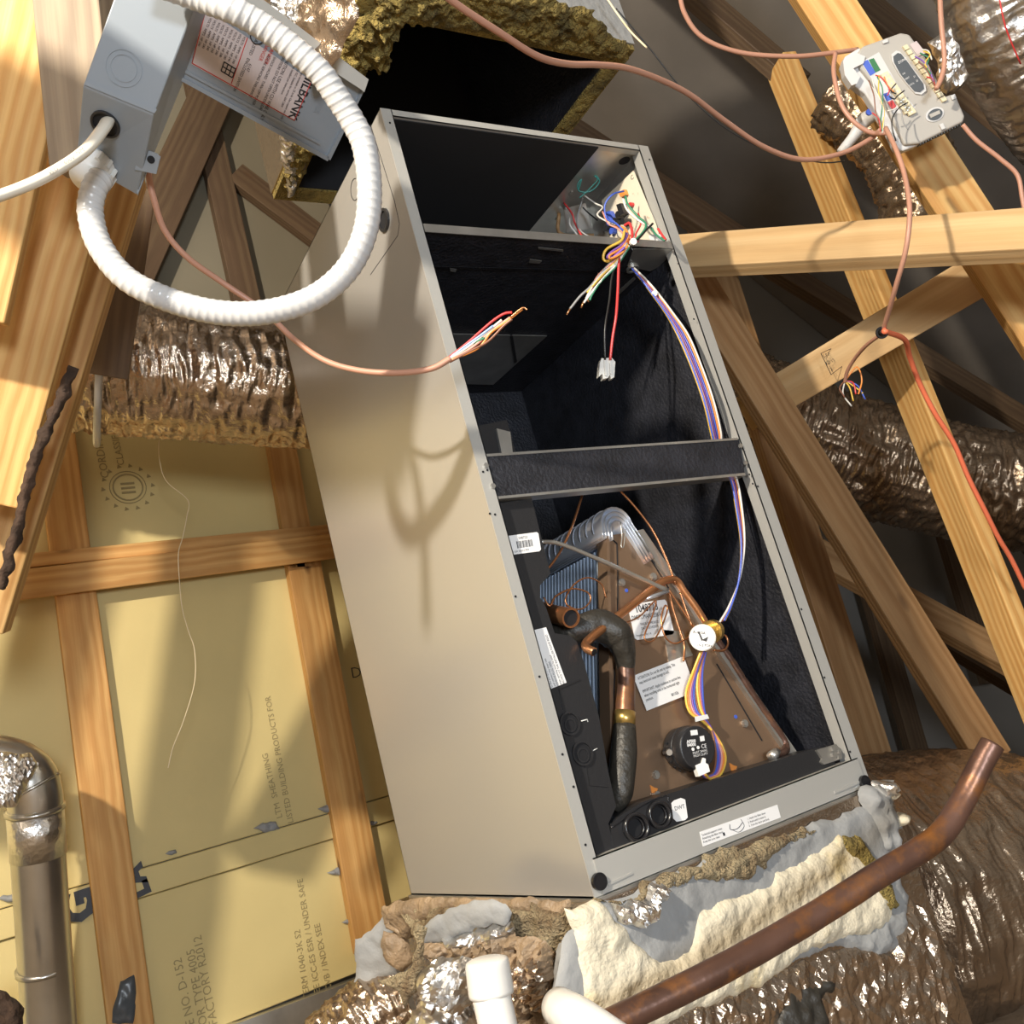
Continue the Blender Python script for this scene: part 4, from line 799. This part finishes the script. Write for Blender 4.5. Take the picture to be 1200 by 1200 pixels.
# second, bevelled pipe
o = tube('pvc_elbow', z3([(655, 1180, .98), (680, 1196, .93), (730, 1230, .9)]), [.0200, .0215, .0215], m_pvc, None, seg=36, sub=4); tag(o, 'cream white plastic pipe end lying beside the copper pipe at the bottom', 'pipe')
tag(tube('copper_line', z3([(660, 1225, .93), (740, 1188, .96), (860, 1128, 1.0), (960, 1070, 1.05), (1030, 1025, 1.08), (1075, 998, 1.10), (1105, 975, 1.12), (1130, 935, 1.14), (1150, 895, 1.15), (1163, 872, 1.155)]), [.0150, .0150, .0150, .0148, .0146, .0146], m_copold, None, seg=28, sub=10, rf=lambda s, a, f: .0006*noise.noise(V((s*30, a, 3)))), 'thick oxidized copper pipe bending up at the lower right', 'pipe')
tag(tube('insulated_line', z3([(700, 1215, 1.18), (780, 1195, 1.2), (900, 1182, 1.22), (960, 1185, 1.25), (990, 1210, 1.27)]), .022, m_rubber, None, seg=22, sub=8, rf=lambda s, a, f: .003*noise.noise(V((s*40, a, 3)))), 'black foam insulated line along the bottom edge', 'pipe')
o = patch('black_wrap', Frame(P(935, 1170, d=1.2), (0, -1, .3)), [(905, 1165), (930, 1148), (962, 1145), (980, 1152), (962, 1172), (970, 1215), (905, 1220)], m_rubber, None, thick=.02, amp=.008, freq=40, h=.005, edge=.02, jit=.006); tag(o, 'black taped wrap on the insulated line at the bottom', 'wrap')

# ------------------------------------------------------------------ electrical disconnect box
ND = V((.10, -.52, -.85)).normalized()
db = empty('disconnect_box', P(140, 120, d=1.08), 'grey electrical disconnect box with its labelled door hanging open', 'electrical box')
# enclosure: front face towards lower room, bottom face with hole
N1 = V((-.42, -.72, -.55)).normalized(); FA = Frame(P(140, 118, d=1.02), N1)
fpx = [(97, 101), (180, 135), (243, -30), (158, -70)]
bpx = [(89, 192), (160, 229), (300, -10), (160, -60)]
FAb = Frame(FA.o - N1*.062, N1)
enc = hexa('enclosure', [FAb.p(89, 188), FAb.p(161, 229), FAb.p(262, -20), FAb.p(170, -70), FA.p(*fpx[0]), FA.p(*fpx[1]), FA.p(*fpx[2]), FA.p(*fpx[3])], m_steel_blue, db)
md = enc.modifiers.new('b', 'BEVEL'); md.width = .0015; md.segments = 2
kn = MB(); c_ = FA.p(145, 80)
kn.ring(c_, N1, .0185, .0195, .0008, 32).ring(c_, N1, .0135, .0143, .0008, 32).build('knockout_ring', m_steel_blue, enc)
prism('front_cover', FA, [(98, 99), (181, 133), (184, 128), (101, 94)], 0, .0015, m_steel_blue, enc)
# bottom face frame
A_, B_, C_ = FA.p(97, 101), FA.p(180, 135), FAb.p(89, 188)
nb = (B_-A_).cross(C_-A_).normalized()
if nb.dot(CAM-A_) < 0: nb = -nb
FBt = Frame(A_, nb)
MB().ring(FBt.p(124, 145), nb, .0140, .0165, .003, 32).build('hole_rim', m_black, enc); MB().disc(FBt.p(124, 145), nb, .0145, .0008, 28).build('entry_hole', m_hole, enc)
tab = prism('mounting_tab', Frame(FBt.p(165, 185), (N1+nb*.6)), [(162, 172), (184, 180), (188, 184), (183, 204), (158, 199)], -.0015, 0, m_steel_blue, db)
MB().disc(Frame(FBt.p(165, 185), (N1+nb*.6)).p(177, 187), (N1+nb*.6), .0045, .0006, 16).build('tab_hole', m_hole, tab)
# back channel strip
FCh = Frame(FAb.o + N1*.004, N1)
ch = prism('back_channel', FCh, [(161, 229), (157, 200), (186, 120), (226, 2), (244, -30), (262, -20), (212, 82), (198, 118), (176, 190)], -.004, .0, m_steel_blue, db)
# gland
gl = tube('conduit_gland', [FBt.p(113, 193), FBt.p(113, 193)+nb*.012, FBt.p(113, 193)+nb*.030], [.0235, .0245, .0200], m_white, db, seg=28, sub=3, label='white conduit gland'); 
gc = FBt.p(113, 193)
gm = MB()
for i in range(12):
    u = nb.orthogonal().normalized(); v = nb.cross(u); a = i*math.pi/6
    q = gc + (u*math.cos(a)+v*math.sin(a))*.0235; gm.disc(q+nb*.004, nb, .0035, .014, 6)
gm.build('gland_grips', m_white, gl)
# door
FDo = Frame(P(300, 95, d=1.12), ND)
dr = prism('door', FDo, [(207, 92), (228, -2), (262, -22), (428, 98), (420, 118), (384, 189), (372, 182)], -.0015, 0, m_steel_blue, db)
prism('door_flange', FDo, [(240, -22), (275, -26), (432, 93), (427, 108), (422, 104), (270, 6)], -.002, .010, mat('lit_flange_enamel', (.62, .62, .58), .4), dr, 'pale upper flange')  # light caught by the flange is painted in as paler enamel
prism('door_fold', FDo, [(207, 92), (209, 88), (386, 184), (384, 189)], 0, .004, m_steel_blue, dr); prism('door_fold', FDo, [(212, 83), (214, 80), (376, 167), (375, 170)], 0, .0018, m_steel_blue, dr); prism('door_fold', FDo, [(425, 106), (430, 100), (387, 188), (383, 185)], 0, .004, m_steel_blue, dr)
lb = prism('printed_label', FDo, [(240, 10), (365, 95), (345, 142), (224, 75)], 0, .0006, m_label2, dr, 'pinkish printed label with red border')
for Lq in ([(225, 74), (345, 141)], [(345, 141), (364, 97)], [(225, 74), (241, 12)], [(271, 98), (290, 44)]):
    tube('label_border', [FDo.p(x, y, .0008) for x, y in Lq], .0006, m_red, lb, seg=4, sub=1)
text('MILBANK', FDo, (361, 83), (339, 134), .0185, m_ink, lb, off=.0009, sx=.80, bold=.0003, align='LEFT')
def dtx(s, fx, fy, tx, ty, sz, m=m_ink, sx=.8): text(s, FDo, (fx, fy), (tx, ty), sz, m, lb, off=.0009, sx=sx)
rows = [(355, 80, 'Tighten terminals to 35 in-lb. Use copper wire only', .0045), (350, 77, 'rated 75C. Suitable for service 60A 240V', .0045), (345, 74, 'when installed per instructions', .0045), (337, 66, 'CAUTION: USE WITH CU WIRE ONLY', .0068), (332, 64, 'CAUTION: DO NOT OPEN UNDER LOAD', .0055)]
for i, (x, y, s, z) in enumerate(rows): dtx(s, x, y, x-22, y+50, z, sx=.72)
dtx('DANGER', 319, 52, 310, 72, .0075, m_red); dtx('DANGER', 312, 50, 303, 70, .0068, m_red)
dtx('SHOCK HAZARD  TURN OFF POWER', 321, 66, 300, 112, .0050, sx=.75); dtx('BEFORE SERVICING THIS DEVICE', 314, 64, 293, 110, .0050, sx=.75)
dtx('UL LISTED   ENCLOSED SWITCH', 300, 44, 280, 90, .0058, sx=.8); dtx('6147', 292, 74, 286, 88, .0060)
for i in range(9): dtx('VOLTS  AMPS  HP 240', 286-i*5, 42-i*2.7, 270-i*5, 78-i*2.7, .0042, sx=.85)
q_ = MB(); q0 = FDo.p(302, 42, .0009); q_.ring(q0, ND, .0085, .0097, .0006, 24); q_.build('listing_mark', m_ink, lb)
grd = MB()
for i in range(4): grd.tube([FDo.p(259+i*4.5, 83+i*2.6, .0009), FDo.p(263+i*4.5, 72+i*2.6, .0009)], .0007, 4, 1)
for i in range(3): grd.tube([FDo.p(259+i*2.2, 83-i*5, .0009), FDo.p(272+i*2.2, 91-i*5, .0009)], .0007, 4, 1)
grd.build('rating_table', m_ink, lb)
text('SIVER', FDo, (377, 112), (364, 138), .012, m_steel_blue, dr, off=.0006, sx=.8)
# unseen board added between lamp and box to cast the shadow edge
LP = V((-1.75, -1.05, 1.62)); e1 = LP.lerp(FA.p(123, 28), .82); e2 = LP.lerp(FA.p(201, 82), .82); e3 = LP.lerp(FA.p(92, 215), .82)
ed = (e2-e1).normalized(); wd_ = (e3-e1); wd_ = (wd_ - ed*wd_.dot(ed)).normalized()
beam('sloping board added out of view to shade the disconnect box', e1 - ed*.7 + wd_*.07, e2 + ed*.012 + wd_*.07, .140, .038, m_pine, n=ed.cross(wd_), name='truss_board')
# two more unseen boards, added to cast shadow bands on the foam wall
def shadow_board(label, pa, pb, t=.6, w=.115):
    a = LP.lerp(P(*pa, y=YW), t); b = LP.lerp(P(*pb, y=YW), t)
    beam(label, a, b, w, .038, m_pine, n=(LP-(a+b)/2))
shadow_board('upper added board shading the foam wall, outside the left edge of the view', (285, 470), (180, 1230))
shadow_board('lower added board shading the foam wall, outside the left edge of the view', (128, 470), (10, 1000), .6, .12)
# conduit and the white cable
def ribs(s, a, f): return .0007*max(0, math.sin(s*2*math.pi/.0095 + a))
cpts = z3([(119, 208, 1.06), (110, 222, 1.05), (106, 250, 1.045), (118, 290, 1.04), (150, 328, 1.04), (200, 352, 1.045), (255, 366, 1.05), (310, 366, 1.05), (365, 350, 1.05), (405, 318, 1.05), (427, 275, 1.045), (433, 225, 1.04), (427, 172, 1.035), (412, 140, 1.03), (394, 112, 1.02), (376, 86, 1.01), (352, 64, 1.0), (324, 42, .99), (296, 24, .98), (266, 9, .97), (230, -4, .97), (180, -22, .96)])
tag(tube('flexible_conduit', cpts, .0140, m_cond, None, seg=24, sub=34, rf=ribs), 'ribbed white-grey flexible conduit looping from the disconnect box', 'conduit')
nm = tube('white_cable', z3([(127, 140, 1.05), (120, 152, 1.01), (98, 178, .97), (62, 202, .93), (20, 222, .90), (-50, 246, .86)]), .0092, m_nm, None, seg=16, sub=10, flat=.62, nrm=RZ)
tag(nm, 'flat white jacketed power cable entering the disconnect box from the left', 'cable')
FNM = Frame(P(62, 202, d=.917), -RZ)
for i, (x, y) in enumerate(((8, 228), (28, 219), (58, 205), (76, 193), (90, 182))): text(('TR', '12-2', 'WG', '600V', 'NM')[i], FNM, (x, y), (x+14, y-8), .006, m_ink, nm, off=.002)

# thermostat cables
def cable(label, L, r=.0032, m=m_tan, name='thermostat_cable', sub=10): return tag(tube(name, z3(L), r, m, None, seg=8, sub=sub), label, 'cable')
cable('pinkish cable crossing in front of the upper plenum to the control panel', [(505, -20, 1.02), (535, 5, 1.05), (585, 38, 1.1), (630, 66, 1.16), (665, 75, 1.22), (700, 76, 1.27), (735, 80, 1.32), (775, 94, 1.38), (810, 112, 1.43), (850, 142, 1.49), (895, 172, 1.55), (940, 187, 1.6), (985, 180, 1.64), (1018, 164, 1.66), (1032, 152, 1.67)], .0044)
cable('pinkish cable dropping from the top edge then right behind the control panel', [(795, -20, 1.6), (802, 15, 1.62), (825, 45, 1.64), (870, 62, 1.66), (930, 66, 1.68), (975, 62, 1.7), (1005, 58, 1.72)], .0042)
cable('curved pinkish cable looping under the control panel', [(979, 62, 1.7), (977, 85, 1.68), (985, 120, 1.66), (1000, 142, 1.65), (1020, 155, 1.65), (1040, 156, 1.65)], .0042)
cable('pinkish cable hanging from the control panel across the horizontal chord', [(1038, 150, 1.60), (1050, 175, 1.56), (1060, 205, 1.54), (1066, 245, 1.50), (1062, 290, 1.50), (1050, 335, 1.54), (1040, 370, 1.60), (1034, 390, 1.64)], .0042)
cable('short pinkish cable curving down right of the control panel', [(1128, 146, 1.6), (1145, 165, 1.6), (1172, 186, 1.6), (1192, 205, 1.6), (1198, 232, 1.6), (1203, 260, 1.6)], .0040)
cable('pinkish cable dropping from the top edge to the right side of the control panel', [(1101, -20, 1.6), (1103, 25, 1.6), (1107, 70, 1.6), (1103, 92, 1.6), (1097, 104, 1.6)], .0045)
cable('short pinkish cable with frayed end below the black clip on the right', [(1032, 392, 1.66), (1015, 405, 1.72), (1002, 420, 1.78), (993, 435, 1.82), (990, 448, 1.84)], .0036)
tc_ = cable('pinkish thermostat cable from the disconnect box to the left cabinet edge', [(173, 200, 1.12), (180, 232, 1.13), (193, 270, 1.15), (220, 302, 1.17), (262, 332, 1.2), (310, 365, 1.22), (345, 398, 1.22), (380, 422, 1.2), (420, 434, 1.18), (465, 437, 1.16), (505, 432, 1.15), (528, 420, 1.15)], .0040)
for c, L in (('lightblue', [(526, 420), (545, 406), (562, 394), (578, 382)]), ('red', [(526, 419), (550, 400), (575, 378), (590, 368), (600, 366)]), ('white', [(526, 421), (548, 407), (572, 388), (588, 375)]), ('pink', [(527, 421), (552, 408), (580, 385), (598, 372)]),
             ('orange', [(526, 423), (560, 408), (575, 390), (592, 378), (612, 362)]), ('brown', [(527, 424), (550, 412), (572, 400), (590, 382), (600, 374)]), ('green', [(535, 420), (552, 404), (568, 396)])):
    tube(c + '_wire', [P(x, y, d=1.15-.002*i) for i, (x, y) in enumerate(L)], .0017, WM[c], tc_, seg=6)
tube('bare_copper_end', pd((598, 372, 1.142), (612, 361, 1.14), (618, 363, 1.14)), .0012, m_copper, tc_, seg=6)
fz_ = bpy.data.objects['thermostat_cable.006']
for c, L in (('yellow', [(990, 446), (996, 455), (1000, 470)]), ('blue', [(990, 446), (1005, 452), (1014, 468)]), ('white', [(990, 447), (988, 462), (998, 476)]), ('orange', [(992, 444), (1004, 430), (1010, 445), (1006, 462)]), ('brown', [(990, 446), (984, 455), (990, 466)]), ('red', [(990, 446), (1000, 449), (1003, 462)]), ('yellow', [(991, 446), (1008, 458), (1011, 461)])):
    tube(c + '_wire', [P(x, y, d=1.84-.004*i) for i, (x, y) in enumerate(L)], .0016, WM[c], fz_, seg=6)
cable('orange-red cable running down the two-faced post on the right', [(1036, 388, 1.62), (1060, 398, 1.70), (1066, 418, 1.76), (1078, 450, 1.80), (1096, 485, 1.82), (1118, 520, 1.84), (1135, 560, 1.86), (1155, 600, 1.88), (1170, 630, 1.9), (1185, 655, 1.92), (1202, 690, 1.94)], .0050, m_orange, 'orange_cable')
o = MB().disc(P(1033, 390, d=1.64), -RZ, .0085, .012, 12, .0075).ring(P(1033, 390, d=1.63), -RZ, .008, .011, .004).build('cable_clip', m_blackg); tag(o, 'small black cable clip on the stamped diagonal web', 'clip')
tag(tube('string', [P(x, y, y=1.25) for x, y in ((157, 330), (156, 375), (158, 415), (172, 438), (190, 450), (197, 468), (191, 500), (186, 520), (188, 545), (196, 565), (220, 586), (219, 605), (214, 630), (209, 650), (211, 690), (214, 715), (221, 740), (228, 762), (228, 800), (215, 845), (203, 875), (197, 900))], .0011, m_string, None, seg=6, sub=6), 'thin pale string hanging in front of the yellow foam boards', 'string')

# stamp on the diagonal web
o4 = bpy.data.objects['truss_web.003']
FST = Frame(P(973, 424, d=2.055), (-.2, -.95, -.1)); FST = Frame(FST.o + FST.n*.004, FST.n)
g4 = MB()
for a, b in (((962, 414), (975, 408)), ((975, 408), (987, 429)), ((987, 429), (974, 439)), ((974, 439), (962, 414))): g4.tube([FST.p(*a), FST.p(*b)], .0008, 4, 1)
g4.build('stamp_border', m_ink, o4)
WLOC[o4.name] = WLOC.get(o4.name, V((0, 0, 0)))
for ob in list(o4.children): ob.matrix_parent_inverse = o4.matrix_world.inverted(); ob.location = WLOC[ob.name]
for s, a, b in (('S-P-F', (966, 420), (978, 414)), ('KD 19', (969, 428), (981, 422)), ('2', (974, 435), (984, 430))):
    t = text(s, FST, a, b, .012, m_ink, None, name='stamp_text', sx=.8); t.parent = o4; t.matrix_parent_inverse = o4.matrix_world.inverted()

# ------------------------------------------------------------------ zone control panel on the sloping post
zc = empty('control_panel', P(1060, 110, d=1.68), 'grey plastic duct zone control panel screwed to the sloping pine post', 'control panel')
NZ = V((-.62, -.72, -.30)).normalized(); FZC = Frame(P(1060, 110, d=1.66), NZ)
bdy = prism('housing', FZC, [(1005, 62), (1011, 54), (1056, 38), (1066, 40), (1082, 62), (1102, 100), (1100, 116), (1116, 110), (1121, 113), (1131, 136), (1129, 143), (1078, 168), (1060, 170), (1028, 105), (1008, 80)], -.030, 0, m_zone, zc)
md = bdy.modifiers.new('b', 'BEVEL'); md.width = .004; md.segments = 3
base = prism('base_plate', FZC, [(990, 66), (1008, 55), (1014, 68), (1060, 136), (1078, 160), (1076, 170), (1058, 177), (1050, 174), (1040, 152), (1014, 110), (1002, 101), (994, 88), (986, 78)], -.034, -.008, m_zonel, zc)
md = base.modifiers.new('b', 'BEVEL'); md.width = .003; md.segments = 2
prism('corner_block', FZC, [(988, 72), (1004, 62), (1014, 66), (1012, 74), (1000, 80), (1008, 90), (1004, 98), (998, 100), (990, 88)], -.02, .004, m_zonel, base)
prism('wiring_recess', FZC, [(1009, 73), (1030, 61), (1058, 110), (1073, 126), (1060, 132), (1048, 134)], -.003, .0005, m_zonel, zc)
prism('terminal_label', FZC, [(1010, 73), (1017, 70), (1026, 85), (1020, 89)], 0, .0012, WM['blue'], zc, 'blue terminal label'); prism('terminal_label', FZC, [(1018, 70), (1024, 68), (1032, 82), (1026, 85)], 0, .0012, mat('green_ink', (.03, .17, .06), .5), zc, 'green terminal label')
prism('terminal_label', FZC, [(1035, 110), (1041, 108), (1045, 116), (1039, 119)], 0, .0012, WM['blue'], zc, 'blue terminal label'); prism('terminal_label', FZC, [(1040, 120), (1046, 117), (1051, 125), (1045, 128)], 0, .0012, WM['red'], zc, 'red terminal label')
def term(px, py, k):
    dx, dy = 4.1*k, 6.2*k
    o = prism('terminal', FZC, [(px, py), (px+8, py-4), (px+8+3.3, py-4+5.2), (px+3.3, py+5.2)], 0, .007, m_cream, zc)
    MB().disc(FZC.p(px+6, py+1, .007), NZ, .0016, .0004, 8).build('screw', m_galv, o)
for k in range(10): term(1032+k*3.4, 87+k*4.8, k)
for k in range(4): term(1050+k*2.5, 118+k*3.4, k)
for k in range(12):
    px, py = 1058+k*4.0, 54+k*5.5
    prism('terminal', FZC, [(px, py), (px+5, py-2.2), (px+8, py+2.4), (px+3, py+4.8)], 0, .006, m_cream, zc)
prism('label_window', FZC, [(1066, 52), (1074, 48), (1085, 62), (1076, 66)], 0, .002, m_label2, zc)
ov = MB(); 
oc = [(1052, 62), (1056, 63), (1064, 73), (1074, 87), (1082, 98), (1083, 104), (1078, 108), (1072, 107), (1064, 98), (1055, 86), (1048, 73), (1047, 66)]
prism('display_rim', FZC, [(1065+(x-1065)*1.14, 85+(y-85)*1.12) for x, y in oc], 0, .004, m_zonel, zc); dp = prism('display', FZC, oc, .003, .0055, m_slate, zc, 'dark slate oval indicator panel')
text('ZONE', FZC, (1053, 75), (1060, 71), .006, m_label, dp, off=.006)
for s, a in (('ON', (1058, 88)), ('HEAT', (1061, 94)), ('COOL', (1066, 101)), ('Z1', (1071, 91)), ('Z2', (1074, 96))): text(s, FZC, a, (a[0]+7, a[1]-4), .0042, m_label, dp, off=.006, sx=.8)
def roundpx(cx, cy, rx, ry, ang, n=20): return [(cx+rx*math.cos(t)*math.cos(ang)-ry*math.sin(t)*math.sin(ang), cy+rx*math.cos(t)*math.sin(ang)+ry*math.sin(t)*math.cos(ang)) for t in [2*math.pi*i/n for i in range(n)]]
prism('button_rim', FZC, roundpx(1095.5, 134, 11.5, 8, -.45), 0, .002, m_zonel, zc)
bt = prism('button_panel', FZC, roundpx(1096, 134, 9, 6.2, -.45), .001, .0035, m_slate, zc)
prism('button', FZC, [(1089, 134), (1101, 129), (1102, 133), (1091, 138)], .003, .005, m_zone, bt)
prism('latch', FZC, [(1101, 146), (1105, 144), (1108, 150), (1104, 152)], 0, .005, m_zonel, zc); prism('latch', FZC, [(1034, 48), (1040, 45), (1041, 49), (1035, 51)], 0, .004, m_zonel, zc); prism('latch', FZC, [(1114, 112), (1119, 110), (1121, 115), (1116, 117)], 0, .004, m_zonel, zc)
slt = MB()
for i in range(16):
    x, y = 1078+i*3.1, 167.5-i*1.52
    slt.prism(FZC, [(x, y), (x+1.2, y-.6), (x+1.8, y+1.6), (x+.6, y+2.2)], -.02, -.003)
slt.build('vent_ribs', m_slate, bdy)
for c, L in (('white', [(1022, 92), (1026, 106), (1034, 122), (1036, 140), (1034, 156)]), ('green', [(1028, 90), (1034, 104), (1034, 124), (1032, 142), (1034, 154)]), ('red', [(1026, 88), (1034, 92), (1042, 104), (1040, 112)]), ('orange', [(1036, 90), (1040, 100), (1048, 108)]),
             ('yellow', [(1030, 88), (1030, 110), (1036, 130), (1034, 152)]), ('black', [(1060, 106), (1052, 112), (1048, 116), (1042, 113)]), ('black', [(1064, 120), (1054, 126), (1046, 138), (1046, 152), (1050, 165)]), ('brown', [(1018, 94), (1024, 112), (1026, 130), (1030, 146)]),
             ('grey', [(1056, 128), (1058, 142), (1064, 152)]), ('red', [(1022, 132), (1030, 140), (1032, 154)]), ('black', [(1050, 98), (1044, 106), (1050, 110)]), ('white', [(1040, 130), (1048, 128), (1052, 124)])):
    tube(c + '_wire', [P(x, y, d=1.625) for x, y in L], .0012, WM[c], zc, seg=5, sub=6)
for c, L in (('green', [(1078, 62), (1088, 68), (1086, 78), (1092, 88)]), ('yellow', [(1082, 60), (1090, 64), (1084, 74), (1090, 84)]), ('purple', [(1072, 66), (1082, 72), (1090, 84), (1094, 96)]), ('brown', [(1076, 72), (1086, 82), (1094, 98), (1098, 106)]), ('white', [(1080, 58), (1088, 60), (1092, 70)]), ('red', [(1086, 90), (1094, 94), (1096, 106)])):
    tube(c + '_wire', [P(x, y, d=1.63) for x, y in L], .0014, WM[c], zc, seg=5, sub=6)
cb = tube('grey_fitting', z3([(985, 178, 1.75), (1000, 160, 1.75), (1012, 142, 1.74), (1024, 134, 1.73)]), [.008, .010, .015, .012], m_zonel, None, seg=14, sub=5); tag(cb, 'small grey flexible fitting with blue wire nut under the control panel', 'fitting')
o = MB().disc(P(1018, 132, d=1.70), -RZ, .006, .004, 12).build('blue_cap', WM['blue'], cb)
